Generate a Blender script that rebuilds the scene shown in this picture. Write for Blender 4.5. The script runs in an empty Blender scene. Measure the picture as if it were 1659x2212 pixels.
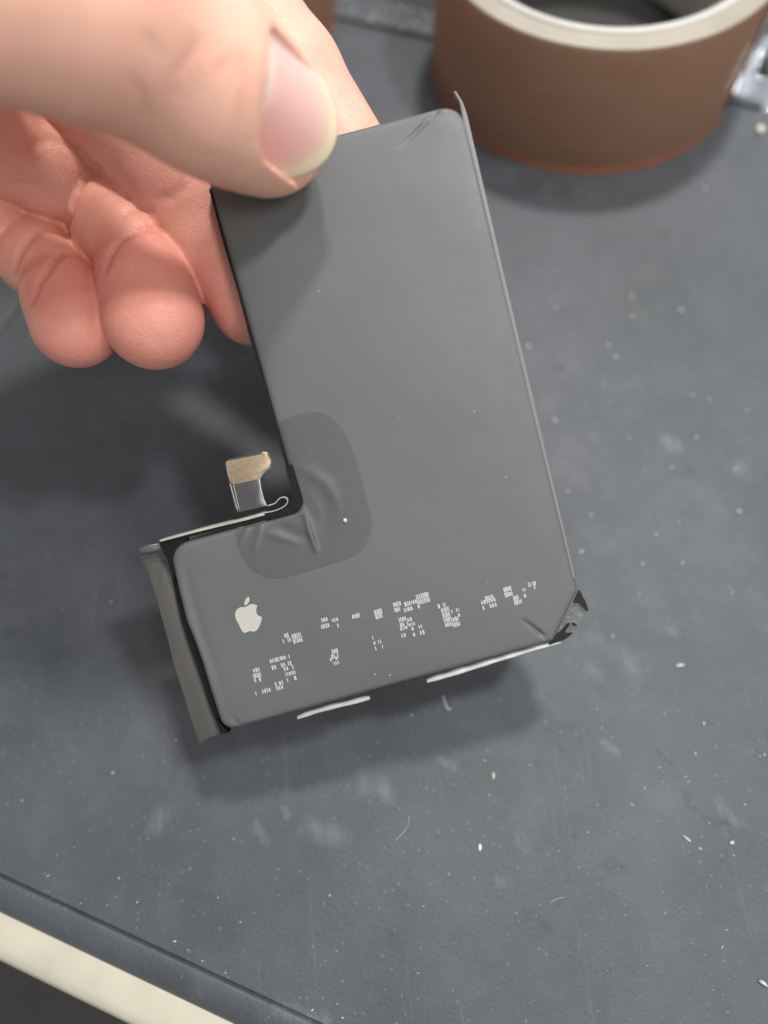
import bpy, bmesh, math, random
import numpy as np
from mathutils import Vector, Matrix
from mathutils.geometry import delaunay_2d_cdt

random.seed(7)
RNG = np.random.default_rng(7)
SC = bpy.context.scene
COL = SC.collection
MM = 0.001                       # everything below is written in millimetres

# ------------------------------------------------------------------ camera
PITCH, ROLL, CAM_H, FOC = math.radians(22.03), math.radians(-5.95), 141.5, 1534.0
_cx = np.array([1.0, 0, 0])
CF = np.array([0, math.sin(PITCH), -math.cos(PITCH)])
_up = np.cross(_cx, CF)
CX = math.cos(ROLL) * _cx + math.sin(ROLL) * _up
CY = -math.sin(ROLL) * _cx + math.cos(ROLL) * _up
CC = np.array([0, 0, CAM_H])
cam = bpy.data.cameras.new('camera')
cam_ob = bpy.data.objects.new('camera', cam)
COL.objects.link(cam_ob)
cam.sensor_fit = 'VERTICAL'
cam.sensor_height = 24.0
cam.lens = 24.0 * FOC / 2212.0
cam.clip_start, cam.clip_end = 0.005, 20.0
cam.dof.use_dof = True
cam.dof.focus_distance = 0.1155
cam.dof.aperture_fstop = 4.2
mw = Matrix.Identity(4)
for i in range(3):
    mw[i][0], mw[i][1], mw[i][2] = CX[i], CY[i], -CF[i]
    mw[i][3] = CC[i] * MM
cam_ob.matrix_world = mw
SC.camera = cam_ob

# ------------------------------------------------------------------ light
world = bpy.data.worlds.new('World')
SC.world = world
world.use_nodes = True
bg = world.node_tree.nodes['Background']
bg.inputs['Color'].default_value = (0.96, 0.98, 1.0, 1)
bg.inputs['Strength'].default_value = 0.54
SC.view_settings.view_transform = 'Standard'
SC.view_settings.look = 'None'
SC.view_settings.exposure = 0.0
SC.view_settings.gamma = 1.0

def lamp(name, direction, dist, size, watts, color):
    d = Vector(direction).normalized()
    l = bpy.data.lights.new(name, 'AREA')
    l.shape = 'DISK'
    l.size = size
    l.energy = watts
    l.color = color
    o = bpy.data.objects.new(name, l)
    o.location = Vector((0, .03, .02)) + d * dist
    o.rotation_euler = d.to_track_quat('Z', 'Y').to_euler()
    COL.objects.link(o)
    return o
lamp('ceiling_lamp', (0.21, 0.50, 1.0), 1.3, 0.13, 12.5, (1.0, 0.975, 0.94))
lamp('bench_lamp', (0.45, 0.11, 1.0), 0.50, 0.052, 1.45, (0.97, 0.985, 1.0))
lamp('front_lamp', (0.50, -0.62, 1.0), 1.3, 0.34, 6.0, (1.0, 0.97, 0.93))

# ------------------------------------------------------------------ helpers
def ground(px, py, z=0.0):
    d = (px - 829.5) / FOC * CX - (py - 1106) / FOC * CY + CF
    return CC + d * (CAM_H - z) / -d[2]
def away(px, py, depth):
    return CC + ((px - 829.5) / FOC * CX - (py - 1106) / FOC * CY + CF) * depth

def tag(o, label=None, cat=None, group=None, kind=None):
    if label: o['label'] = label
    if cat: o['category'] = cat
    if group: o['group'] = group
    if kind: o['kind'] = kind
    return o
def empty(name, loc=(0, 0, 0), label=None, cat=None, group=None, basis=None):
    o = bpy.data.objects.new(name, None)
    COL.objects.link(o)
    m = Matrix.Identity(4)
    if basis is not None:
        for i in range(3):
            for j in range(3):
                m[i][j] = basis[i][j]
    for i in range(3):
        m[i][3] = loc[i] * MM
    o.matrix_world = m
    o.empty_display_size = 0.01
    return tag(o, label, cat, group)
def mesh_ob(name, verts, faces, mat, parent=None, smooth=True, sharp=None):
    me = bpy.data.meshes.new(name)
    v = np.asarray(verts, dtype=np.float64) * MM
    me.from_pydata(v.tolist(), [], [tuple(int(i) for i in f) for f in faces])
    me.update()
    if smooth:
        me.polygons.foreach_set('use_smooth', [True] * len(me.polygons))
        if sharp:
            me.set_sharp_from_angle(angle=math.radians(sharp))
    if mat: me.materials.append(mat)
    o = bpy.data.objects.new(name, me)
    COL.objects.link(o)
    if parent is not None: o.parent = parent
    return o
def bm_ob(name, bm, mat, parent=None, smooth=True, sharp=35):
    bmesh.ops.recalc_face_normals(bm, faces=bm.faces[:])
    me = bpy.data.meshes.new(name)
    bm.to_mesh(me); bm.free()
    if smooth:
        me.polygons.foreach_set('use_smooth', [True] * len(me.polygons))
        if sharp: me.set_sharp_from_angle(angle=math.radians(sharp))
    me.materials.append(mat)
    me.transform(Matrix.Scale(MM, 4))
    o = bpy.data.objects.new(name, me)
    COL.objects.link(o)
    if parent is not None: o.parent = parent
    return o

class MB:                                     # collects pieces of one mesh
    def __init__(s): s.v, s.f = [], []
    def add(s, v, f):
        b = len(s.v)
        s.v += [tuple(p) for p in v]
        s.f += [tuple(b + i for i in q) for q in f]
    def build(s, name, mat, parent=None, smooth=True, sharp=40):
        return mesh_ob(name, s.v, s.f, mat, parent, smooth, sharp)

def prism(poly, z0, z1, bevel=0.0):
    """closed slab from a 2-D polygon, z0 < z1, upper edge bevelled"""
    poly = np.asarray(poly, float)
    if area(poly) < 0: poly = poly[::-1]
    n = len(poly)
    rings = [np.c_[poly, np.full(n, z0)]]
    if bevel > 0:
        q = offset(poly, -bevel)
        q2 = offset(poly, -bevel * 0.3)
        rings += [np.c_[poly, np.full(n, z1 - bevel)], np.c_[q2, np.full(n, z1 - bevel * .3)], np.c_[q, np.full(n, z1)]]
    else:
        rings += [np.c_[poly, np.full(n, z1)]]
    v = np.concatenate(rings)
    f = []
    for r in range(len(rings) - 1):
        for i in range(n):
            j = (i + 1) % n
            f.append((r * n + i, r * n + j, (r + 1) * n + j, (r + 1) * n + i))
    last = (len(rings) - 1) * n
    f.append(tuple(range(last, last + n)))
    f.append(tuple(range(n - 1, -1, -1)))
    return v, f
def area(p):
    x, y = p[:, 0], p[:, 1]
    return 0.5 * np.sum(x * np.roll(y, -1) - y * np.roll(x, -1))
def normals2(p):                              # outward normals of a CCW loop
    a = np.roll(p, -1, 0) - np.roll(p, 1, 0)
    n = np.c_[a[:, 1], -a[:, 0]]
    return n / np.maximum(np.linalg.norm(n, axis=1), 1e-9)[:, None]
def offset(p, d): return p + normals2(p) * d
def resample(p, step, closed=True):
    p = np.asarray(p, float)
    q = np.vstack([p, p[:1]]) if closed else p
    L = np.r_[0, np.cumsum(np.linalg.norm(np.diff(q, axis=0), axis=1))]
    n = max(4, int(L[-1] / step))
    t = np.linspace(0, L[-1], n + (0 if closed else 1), endpoint=not closed)
    return np.stack([np.interp(t, L, q[:, k]) for k in range(q.shape[1])], -1)
def rounded(poly, rad):
    """polygon with its corners rounded; rad is one number or one per corner"""
    p = np.asarray(poly, float); n = len(p); out = []
    for i in range(n):
        r = rad[i] if hasattr(rad, '__len__') else rad
        a, b, c = p[i - 1], p[i], p[(i + 1) % n]
        u = (a - b) / np.linalg.norm(a - b); w = (c - b) / np.linalg.norm(c - b)
        if r <= 0: out.append(b); continue
        ang = math.acos(max(-1, min(1, float(u @ w))))
        t = min(r / math.tan(ang / 2), .48 * np.linalg.norm(a - b), .48 * np.linalg.norm(c - b))
        p0, p1 = b + u * t, b + w * t
        for k in range(9):
            s = k / 8
            out.append((1 - s) ** 2 * p0 + 2 * s * (1 - s) * (b * .8 + .1 * (p0 + p1)) + s * s * p1)
    return np.array(out)
def tube(path, rad, seg=8):
    path = np.asarray(path, float); n = len(path)
    t = np.gradient(path, axis=0); t /= np.linalg.norm(t, axis=1)[:, None]
    ref = np.array([0.0, 0, 1.0])
    v, f = [], []
    for i in range(n):
        a = np.cross(t[i], ref)
        if np.linalg.norm(a) < 1e-3: a = np.cross(t[i], [1.0, 0, 0])
        a /= np.linalg.norm(a); b = np.cross(t[i], a)
        r = rad[i] if hasattr(rad, '__len__') else rad
        for k in range(seg):
            th = 2 * math.pi * k / seg
            v.append(path[i] + r * (math.cos(th) * a + math.sin(th) * b))
    for i in range(n - 1):
        for k in range(seg):
            j = (k + 1) % seg
            f.append((i * seg + k, i * seg + j, (i + 1) * seg + j, (i + 1) * seg + k))
    f.append(tuple(range(seg))[::-1]); f.append(tuple(range((n - 1) * seg, n * seg)))
    return v, f
def ribbon(path, z0, z1, th):
    """upright strip standing on its edge along a 2-D path, thickness th"""
    p = np.asarray(path, float)
    t = np.gradient(p, axis=0); t /= np.linalg.norm(t, axis=1)[:, None]
    nn = np.c_[-t[:, 1], t[:, 0]]
    v, f = [], []
    for i in range(len(p)):
        h = th[i] if hasattr(th, '__len__') else th
        for (s, z) in ((-.5, z0), (.5, z0), (.5, z1), (-.5, z1)):
            q = p[i] + nn[i] * s * h
            v.append((q[0], q[1], z))
    for i in range(len(p) - 1):
        for k in range(4):
            j = (k + 1) % 4
            f.append((i * 4 + k, i * 4 + j, i * 4 + 4 + j, i * 4 + 4 + k))
    f.append((3, 2, 1, 0)); e = (len(p) - 1) * 4; f.append((e, e + 1, e + 2, e + 3))
    return v, f
def lathe(profile, seg=160, closed=True):
    """(r, z) profile loop spun round z"""
    v, f = [], []
    n = len(profile)
    for k in range(seg):
        a = 2 * math.pi * k / seg
        for r, z in profile: v.append((r * math.cos(a), r * math.sin(a), z))
    for k in range(seg):
        k2 = (k + 1) % seg
        for i in range(n if closed else n - 1):
            j = (i + 1) % n
            f.append((k * n + i, k2 * n + i, k2 * n + j, k * n + j))
    return v, f
def seg_dist(P, a, b):
    """distance of points to a segment, and the parameter along it"""
    a = np.asarray(a, float); b = np.asarray(b, float)
    ab = b - a
    t = np.clip(((P - a) @ ab) / (ab @ ab), 0, 1)
    return np.linalg.norm(P - a - t[..., None] * ab, axis=-1), t
def poly_dist(P, line):
    d = np.full(P.shape[:-1], 1e9); tt = np.zeros(P.shape[:-1])
    n = len(line) - 1
    for i in range(n):
        e, t = seg_dist(P, line[i], line[i + 1])
        m = e < d
        d = np.where(m, e, d); tt = np.where(m, (i + t) / n, tt)
    return d, tt

# ------------------------------------------------------------------ materials
def mat_new(name):
    m = bpy.data.materials.new(name)
    m.use_nodes = True
    return m, m.node_tree.nodes, m.node_tree.links, m.node_tree.nodes['Principled BSDF']
def set_in(b, **kw):
    for k, v in kw.items():
        b.inputs[k.replace('_', ' ')].default_value = v
def plain(name, color, rough=.5, metal=0.0, bump=0.0, bscale=3000, var=0.0, vscale=400, **kw):
    m, N, L, b = mat_new(name)
    set_in(b, Base_Color=(*color, 1), Roughness=rough, Metallic=metal, **kw)
    tc = N.new('ShaderNodeTexCoord')
    if var:
        n = N.new('ShaderNodeTexNoise'); n.inputs['Scale'].default_value = vscale; n.inputs['Detail'].default_value = 6
        L.new(tc.outputs['Object'], n.inputs['Vector'])
        r = N.new('ShaderNodeMapRange'); r.inputs[1].default_value = .3; r.inputs[2].default_value = .7
        r.inputs[3].default_value = 1 - var; r.inputs[4].default_value = 1 + var
        L.new(n.outputs[0], r.inputs[0])
        mx = N.new('ShaderNodeVectorMath'); mx.operation = 'SCALE'
        mx.inputs[0].default_value = color
        L.new(r.outputs[0], mx.inputs['Scale'])
        L.new(mx.outputs[0], b.inputs['Base Color'])
    if bump:
        n = N.new('ShaderNodeTexNoise'); n.inputs['Scale'].default_value = bscale; n.inputs['Detail'].default_value = 5
        L.new(tc.outputs['Object'], n.inputs['Vector'])
        bp = N.new('ShaderNodeBump'); bp.inputs['Strength'].default_value = bump; bp.inputs['Distance'].default_value = .0002
        L.new(n.outputs[0], bp.inputs['Height'])
        L.new(bp.outputs[0], b.inputs['Normal'])
    return m

def ramp(N, pts):
    r = N.new('ShaderNodeValToRGB')
    e = r.color_ramp.elements
    while len(e) < len(pts): e.new(.5)
    for i, (p, c) in enumerate(pts):
        e[i].position = p
        e[i].color = (*c, 1) if hasattr(c, '__len__') else (c, c, c, 1)
    return r
def noise(N, L, tc, scale, detail=4, rough=.5, vec=None):
    n = N.new('ShaderNodeTexNoise')
    n.inputs['Scale'].default_value = scale; n.inputs['Detail'].default_value = detail
    n.inputs['Roughness'].default_value = rough
    L.new(vec if vec is not None else tc.outputs['Object'], n.inputs['Vector'])
    return n
def mixc(N, L, fac, a, b, mode='MIX'):
    m = N.new('ShaderNodeMix'); m.data_type = 'RGBA'; m.blend_type = mode
    for s, x in ((0, fac), (6, a), (7, b)):
        if isinstance(x, (int, float)): m.inputs[s].default_value = x
        elif isinstance(x, tuple): m.inputs[s].default_value = (*x, 1)
        else: L.new(x, m.inputs[s])
    return m.outputs[2]

def _crop(x, y, sx, sy, k): return ((sx + x * k) / 1.8083, (sy + y * k) / 1.8083)
_DK, _LT = (.018, .019, .020), (.20, .21, .225)
MARKS = [(_crop(a, b_, 1500, 2600, .9042), _crop(c_, d_, 1500, 2600, .9042), w_, st_, tn_) for a, b_, c_, d_, w_, st_, tn_ in (
    (1375, 650, 1570, 720, .7, .8, _DK), (945, 850, 1035, 875, 1.0, .8, _DK), (690, 275, 825, 255, .9, .7, _DK), (755, 345, 800, 410, .6, .8, _DK), (845, 320, 875, 365, .5, .7, _DK),
    (1180, 360, 1240, 425, .45, .8, _DK), (655, 410, 670, 415, .9, .7, _DK), (615, 1070, 690, 1125, 1.6, .45, _DK), (785, 840, 800, 930, .8, .45, _DK), (820, 740, 822, 742, .8, .7, _DK),
    (250, 405, 300, 430, 1.4, .30, _LT), (960, 340, 1010, 370, 1.1, .4, _LT), (1450, 600, 1520, 680, 1.6, .26, _LT), (20, 560, 0, 540, 2.2, .32, _LT), (585, 740, 610, 790, 1.6, .3, _LT), (500, 930, 530, 935, 1.5, .32, _LT), (890, 10, 930, 40, 1.6, .26, _LT))]
MARKS += [(_crop(a, b_, 0, 3000, .9042), _crop(c_, d_, 0, 3000, .9042), w_, st_, tn_) for a, b_, c_, d_, w_, st_, tn_ in (
    (1330, 250, 1470, 290, 2.6, .30, _LT), (1580, 70, 1659, 90, 2.6, .26, _LT), (670, 250, 700, 210, 2.2, .4, _LT), (1100, 250, 1150, 300, 1.6, .4, _LT), (1200, 1040, 1400, 1100, 1.8, .4, _LT), (1230, 180, 1245, 205, 1.0, .4, _LT))]
MARKS += [(_crop(a, b_, 1800, 1400, .7233), _crop(c_, d_, 1800, 1400, .7233), w_, st_, tn_) for a, b_, c_, d_, w_, st_, tn_ in (
    (860, 1580, 940, 1680, 3.0, .26, _LT), (720, 1510, 740, 1530, 2.0, .32, _LT), (1130, 1480, 1150, 1490, 1.6, .3, _LT), (1500, 600, 1520, 600, 2.6, .4, _LT), (1120, 440, 1160, 480, 2.4, .4, _LT), (630, 1580, 640, 1570, 1.3, .6, _DK))]
def make_mat_rubber():
    m, N, L, b = mat_new('silicone_mat')
    tc = N.new('ShaderNodeTexCoord')
    n1 = noise(N, L, tc, 34, 8, .68)
    n2 = noise(N, L, tc, 105, 7, .7)
    base = ramp(N, [(.3, (.036, .0415, .0465)), (.5, (.049, .0550, .0620)), (.7, (.063, .0690, .0800))])
    L.new(n1.outputs[0], base.inputs[0])
    # bluish and greenish dust films
    f1 = ramp(N, [(.52, 0.0), (.72, .55)]); L.new(n2.outputs[0], f1.inputs[0])
    c = mixc(N, L, f1.outputs[0], base.outputs[0], (.074, .080, .096))
    # streaky wipe marks
    mp = N.new('ShaderNodeMapping'); mp.inputs['Rotation'].default_value = (0, 0, 1.0); mp.inputs['Scale'].default_value = (1, .12, 1)
    L.new(tc.outputs['Object'], mp.inputs[0])
    n3 = noise(N, L, tc, 420, 5, .7, mp.outputs[0])
    f3 = ramp(N, [(.60, 0.0), (.78, .35)]); L.new(n3.outputs[0], f3.inputs[0])
    f3m = N.new('ShaderNodeMath'); f3m.operation = 'MULTIPLY'
    L.new(f3.outputs[0], f3m.inputs[0]); L.new(f1.outputs[0], f3m.inputs[1])
    c = mixc(N, L, f3m.outputs[0], c, (.15, .16, .165))
    # hair-fine scratches in two directions
    for rot_, sc_, st_ in ((.55, 520, .13), (-.9, 640, .16)):
        mq = N.new('ShaderNodeMapping'); mq.inputs['Rotation'].default_value = (0, 0, rot_); mq.inputs['Scale'].default_value = (1, .035, 1)
        L.new(tc.outputs['Object'], mq.inputs[0])
        nq = noise(N, L, tc, sc_, 3, .6, mq.outputs[0])
        fq = ramp(N, [(.66, 0.0), (.70, st_), (.73, 0.0)]); L.new(nq.outputs[0], fq.inputs[0])
        c = mixc(N, L, fq.outputs[0], c, (.17, .18, .195))
    # dark rubbed stains
    n4 = noise(N, L, tc, 95, 3, .5)
    f4 = ramp(N, [(.27, .5), (.36, 0.0)]); L.new(n4.outputs[0], f4.inputs[0])
    c = mixc(N, L, f4.outputs[0], c, (.026, .028, .029))
    # faint grain of dust pressed into the rubber
    v2 = N.new('ShaderNodeTexVoronoi'); v2.inputs['Scale'].default_value = 1700
    L.new(tc.outputs['Object'], v2.inputs['Vector'])
    g2 = ramp(N, [(.0, .55), (.16, .35), (.30, 0.0)]); L.new(v2.outputs['Distance'], g2.inputs[0])
    s2 = N.new('ShaderNodeSeparateColor'); L.new(v2.outputs['Color'], s2.inputs[0])
    t2 = ramp(N, [(.55, 0.0), (1.0, 1.0)]); L.new(s2.outputs[1], t2.inputs[0])
    nm = noise(N, L, tc, 45, 4, .6); tm = ramp(N, [(.38, .1), (.62, 1.0)]); L.new(nm.outputs[0], tm.inputs[0])
    m2 = N.new('ShaderNodeMath'); m2.operation = 'MULTIPLY'; L.new(g2.outputs[0], m2.inputs[0]); L.new(t2.outputs[0], m2.inputs[1])
    m3_ = N.new('ShaderNodeMath'); m3_.operation = 'MULTIPLY'; L.new(m2.outputs[0], m3_.inputs[0]); L.new(tm.outputs[0], m3_.inputs[1])
    c = mixc(N, L, m3_.outputs[0], c, (.19, .20, .215))
    # fine dust
    v = N.new('ShaderNodeTexVoronoi'); v.inputs['Scale'].default_value = 750
    L.new(tc.outputs['Object'], v.inputs['Vector'])
    f5 = ramp(N, [(.0, .8), (.10, .55), (.17, 0.0)]); L.new(v.outputs['Distance'], f5.inputs[0])
    sel = N.new('ShaderNodeMath'); sel.operation = 'GREATER_THAN'; sel.inputs[1].default_value = .72
    sx = N.new('ShaderNodeSeparateColor'); L.new(v.outputs['Color'], sx.inputs[0]); L.new(sx.outputs[0], sel.inputs[0])
    f5m = N.new('ShaderNodeMath'); f5m.operation = 'MULTIPLY'
    L.new(f5.outputs[0], f5m.inputs[0]); L.new(sel.outputs[0], f5m.inputs[1])
    c = mixc(N, L, f5m.outputs[0], c, (.17, .18, .185))
    wob = N.new('ShaderNodeVectorMath'); wob.operation = 'MULTIPLY_ADD'; wob.inputs[1].default_value = (.0035,) * 3
    nw = noise(N, L, tc, 260, 4, .6)
    L.new(nw.outputs['Color'], wob.inputs[0]); L.new(tc.outputs['Object'], wob.inputs[2])
    for (x0, y0), (x1, y1), w_, strength, tone in MARKS:
        p0 = ground(x0, y0) + 1.75; p1 = ground(x1, y1) + 1.75; p0[2] = p1[2] = 1.75
        p0, p1 = p0 * MM, p1 * MM; ab = p1 - p0
        def vm(op, a, b_=None):
            n_ = N.new('ShaderNodeVectorMath'); n_.operation = op
            for k_, x_ in ((0, a), (1, b_)):
                if x_ is None: continue
                if isinstance(x_, np.ndarray): n_.inputs[k_].default_value = tuple(x_)
                else: L.new(x_, n_.inputs[k_])
            return n_
        d_ = vm('SUBTRACT', wob.outputs[0], p0)
        t_ = vm('DOT_PRODUCT', d_.outputs[0], ab / (ab @ ab))
        tc_ = N.new('ShaderNodeClamp'); L.new(t_.outputs['Value'], tc_.inputs[0])
        sc_ = N.new('ShaderNodeVectorMath'); sc_.operation = 'SCALE'; sc_.inputs[0].default_value = tuple(ab); L.new(tc_.outputs[0], sc_.inputs['Scale'])
        df = vm('SUBTRACT', d_.outputs[0], sc_.outputs[0]); ln = vm('LENGTH', df.outputs[0])
        mr = N.new('ShaderNodeMapRange'); mr.inputs[1].default_value = 0; mr.inputs[2].default_value = w_ * MM; mr.inputs[3].default_value = strength; mr.inputs[4].default_value = 0
        L.new(ln.outputs['Value'], mr.inputs[0])
        br = N.new('ShaderNodeMath'); br.operation = 'MULTIPLY'; L.new(mr.outputs[0], br.inputs[0])
        fr = ramp(N, [(.38, .15), (.6, 1.0)]); L.new(n3.outputs[0], fr.inputs[0]) ; L.new(fr.outputs[0], br.inputs[1])
        c = mixc(N, L, br.outputs[0], c, tone)
    L.new(c, b.inputs['Base Color'])
    rr = ramp(N, [(.3, .42), (.7, .6)]); L.new(n2.outputs[0], rr.inputs[0])
    L.new(rr.outputs[0], b.inputs['Roughness'])
    nb = noise(N, L, tc, 1300, 6, .7)
    bp = N.new('ShaderNodeBump'); bp.inputs['Strength'].default_value = .5; bp.inputs['Distance'].default_value = .0003
    L.new(nb.outputs[0], bp.inputs['Height']); L.new(bp.outputs[0], b.inputs['Normal'])
    return m
def make_wrap():
    m, N, L, b = mat_new('matte_black_wrap')
    tc = N.new('ShaderNodeTexCoord')
    n1 = noise(N, L, tc, 40, 4)
    r = ramp(N, [(.3, (.066, .069, .068)), (.7, (.080, .083, .082))]); L.new(n1.outputs[0], r.inputs[0])
    v = N.new('ShaderNodeTexVoronoi'); v.inputs['Scale'].default_value = 420
    L.new(tc.outputs['Object'], v.inputs['Vector'])
    f = ramp(N, [(.0, .8), (.035, .6), (.06, 0.0)]); L.new(v.outputs['Distance'], f.inputs[0])
    sx = N.new('ShaderNodeSeparateColor'); L.new(v.outputs['Color'], sx.inputs[0])
    g = N.new('ShaderNodeMath'); g.operation = 'GREATER_THAN'; g.inputs[1].default_value = .86; L.new(sx.outputs[0], g.inputs[0])
    mm = N.new('ShaderNodeMath'); mm.operation = 'MULTIPLY'; L.new(f.outputs[0], mm.inputs[0]); L.new(g.outputs[0], mm.inputs[1])
    c = mixc(N, L, mm.outputs[0], r.outputs[0], (.5, .5, .5))
    L.new(c, b.inputs['Base Color'])
    nr = noise(N, L, tc, 75, 6, .65)
    rr_ = ramp(N, [(.3, .49), (.7, .6)]); L.new(nr.outputs[0], rr_.inputs[0]); L.new(rr_.outputs[0], b.inputs['Roughness'])
    b.inputs['Specular IOR Level'].default_value = .62
    nb = noise(N, L, tc, 5000, 3)
    bp = N.new('ShaderNodeBump'); bp.inputs['Strength'].default_value = .12; bp.inputs['Distance'].default_value = .00005
    L.new(nb.outputs[0], bp.inputs['Height']); L.new(bp.outputs[0], b.inputs['Normal'])
    return m
def make_skin():
    m, N, L, b = mat_new('skin')
    tc = N.new('ShaderNodeTexCoord')
    at = N.new('ShaderNodeAttribute'); at.attribute_name = 'vertex_tone'
    n1 = noise(N, L, tc, 190, 7, .68)
    sx = N.new('ShaderNodeSeparateColor'); L.new(at.outputs['Color'], sx.inputs[0])
    col = ramp(N, [(.0, (.80, .455, .335)), (.5, (.74, .375, .285)), (1.0, (.68, .27, .205))])
    ad = N.new('ShaderNodeMath'); ad.operation = 'MULTIPLY_ADD'; ad.inputs[1].default_value = 1.0
    L.new(n1.outputs[0], ad.inputs[0])
    sub = N.new('ShaderNodeMath'); sub.operation = 'SUBTRACT'; sub.inputs[1].default_value = .5
    L.new(sx.outputs[0], sub.inputs[0]); L.new(sub.outputs[0], ad.inputs[2])
    L.new(ad.outputs[0], col.inputs[0])
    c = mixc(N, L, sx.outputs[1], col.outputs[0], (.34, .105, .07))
    c = mixc(N, L, sx.outputs[2], c, (.80, .60, .48))
    L.new(c, b.inputs['Base Color'])
    set_in(b, Roughness=.46, Subsurface_Weight=.16, Subsurface_Scale=.0013, Specular_IOR_Level=.4)
    b.inputs['Subsurface Radius'].default_value = (1.0, .35, .2)
    # fine skin grain
    v = N.new('ShaderNodeTexVoronoi'); v.feature = 'DISTANCE_TO_EDGE'; v.inputs['Scale'].default_value = 1300
    nd = noise(N, L, tc, 900, 3)
    va = N.new('ShaderNodeVectorMath'); va.operation = 'MULTIPLY_ADD'
    va.inputs[1].default_value = (.0006,) * 3
    L.new(nd.outputs['Color'], va.inputs[0]); L.new(tc.outputs['Object'], va.inputs[2]); L.new(va.outputs[0], v.inputs['Vector'])
    rv = ramp(N, [(.0, 0.0), (.12, 1.0)]); L.new(v.outputs[0], rv.inputs[0])
    n5 = noise(N, L, tc, 420, 4)
    ad2 = N.new('ShaderNodeMath'); ad2.operation = 'MULTIPLY_ADD'; ad2.inputs[1].default_value = 1.2
    L.new(n5.outputs[0], ad2.inputs[0]); L.new(rv.outputs[0], ad2.inputs[2])
    bp = N.new('ShaderNodeBump'); bp.inputs['Strength'].default_value = .3; bp.inputs['Distance'].default_value = .00014
    L.new(ad2.outputs[0], bp.inputs['Height']); L.new(bp.outputs[0], b.inputs['Normal'])
    return m
def make_nail():
    m, N, L, b = mat_new('nail')
    at = N.new('ShaderNodeAttribute'); at.attribute_name = 'vertex_tone'
    L.new(at.outputs['Color'], b.inputs['Base Color'])
    set_in(b, Roughness=.27, Subsurface_Weight=.3, Subsurface_Scale=.0012, Specular_IOR_Level=.45)
    tc = N.new('ShaderNodeTexCoord')
    n = noise(N, L, tc, 500, 3)
    bp = N.new('ShaderNodeBump'); bp.inputs['Strength'].default_value = .15; bp.inputs['Distance'].default_value = .0002
    L.new(n.outputs[0], bp.inputs['Height']); L.new(bp.outputs[0], b.inputs['Normal'])
    return m
ANI = 0.0
def make_kapton():
    m, N, L, b = mat_new('amber_film')
    tc = N.new('ShaderNodeTexCoord')
    mp = N.new('ShaderNodeMapping'); mp.inputs['Scale'].default_value = (1, 1, 8)
    L.new(tc.outputs['Object'], mp.inputs[0])
    n = noise(N, L, tc, 60, 4, .5, mp.outputs[0])
    r = ramp(N, [(.3, (.42, .235, .155)), (.7, (.46, .26, .170))]); L.new(n.outputs[0], r.inputs[0])
    L.new(r.outputs[0], b.inputs['Base Color'])
    set_in(b, Roughness=.60, Specular_IOR_Level=.8, Anisotropic=.94, Metallic=.62)
    tg = N.new('ShaderNodeTangent'); tg.direction_type = 'RADIAL'; tg.axis = 'Z'
    L.new(tg.outputs[0], b.inputs['Tangent'])
    b.inputs['Anisotropic Rotation'].default_value = ANI
    b.inputs['Specular Tint'].default_value = (1.0, .72, .45, 1)
    b.inputs['Coat Weight'].default_value = .25
    b.inputs['Coat Roughness'].default_value = .12
    return m

M = {}
M['mat'] = make_mat_rubber()
M['wrap'] = make_wrap()
M['skin'] = make_skin()
M['nail'] = make_nail()
M['kapton'] = make_kapton()
M['kapton_edge_glow'] = plain('amber_edge_glow', (.30, .09, .045), .35, var=.15, vscale=120)
M['cream'] = plain('cream_laminate', (.44, .405, .325), .4, var=.07, vscale=160)
M['floor'] = plain('dark_floor', (.06, .055, .05), .7, var=.2, vscale=6)
M['core'] = plain('white_plastic_core', (.46, .44, .40), .45, var=.04)
M['layers'] = plain('tape_layer_edges', (.30, .265, .215), .45, var=.10, vscale=90)
M['sticker'] = plain('clear_dark_sticker', (.060, .062, .061), .47, bump=.12, bscale=5200, var=.05, vscale=900)
M['rim'] = plain('wrap_rim', (.135, .135, .13), .5, bump=.2, bscale=1500)
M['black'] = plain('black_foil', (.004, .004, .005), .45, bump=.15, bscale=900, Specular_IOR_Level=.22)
M['film'] = plain('grey_foil', (.07, .075, .078), .28, bump=.5, bscale=420, var=.25, vscale=400)
M['strip'] = plain('grey_side_strip', (.060, .056, .050), .5, bump=.1, var=.1, vscale=120)
M['tab'] = plain('dull_steel_tab', (.09, .087, .08), .4, .3)
M['silver'] = plain('silver_liner', (.36, .37, .37), .4, .1, bump=.3, bscale=700, var=.12, vscale=300)
M['gold'] = plain('gold_stiffener', (.30, .225, .145), .38, .45, bump=.15, bscale=6000, var=.16, vscale=1500)
M['flex'] = plain('dark_flex_film', (.055, .052, .052), .22, var=.08)
M['flexline'] = plain('pale_flex_edge', (.33, .31, .26), .4, var=.15, vscale=500)
M['clear'] = plain('clear_film_edge', (.40, .39, .36), .2)
M['print'] = plain('pale_print', (.36, .36, .35), .5, var=.08, vscale=800)
M['logo'] = plain('silver_print', (.38, .36, .325), .5, var=.03, vscale=700)
M['crumb'] = plain('pale_crumb', (.44, .45, .45), .5, var=.2, vscale=900)
M['ycrumb'] = plain('yellowish_crumb', (.70, .67, .48), .45, var=.12, vscale=500)
M['chrome'] = plain('bright_metal', (.62, .66, .72), .2, .9, bump=.5, bscale=160)
M['recess_shade'] = plain('painted_recess_shade', (.02, .02, .018), .6)
M['yellow'] = plain('yellow_resin', (.46, .42, .13), .4)

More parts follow.
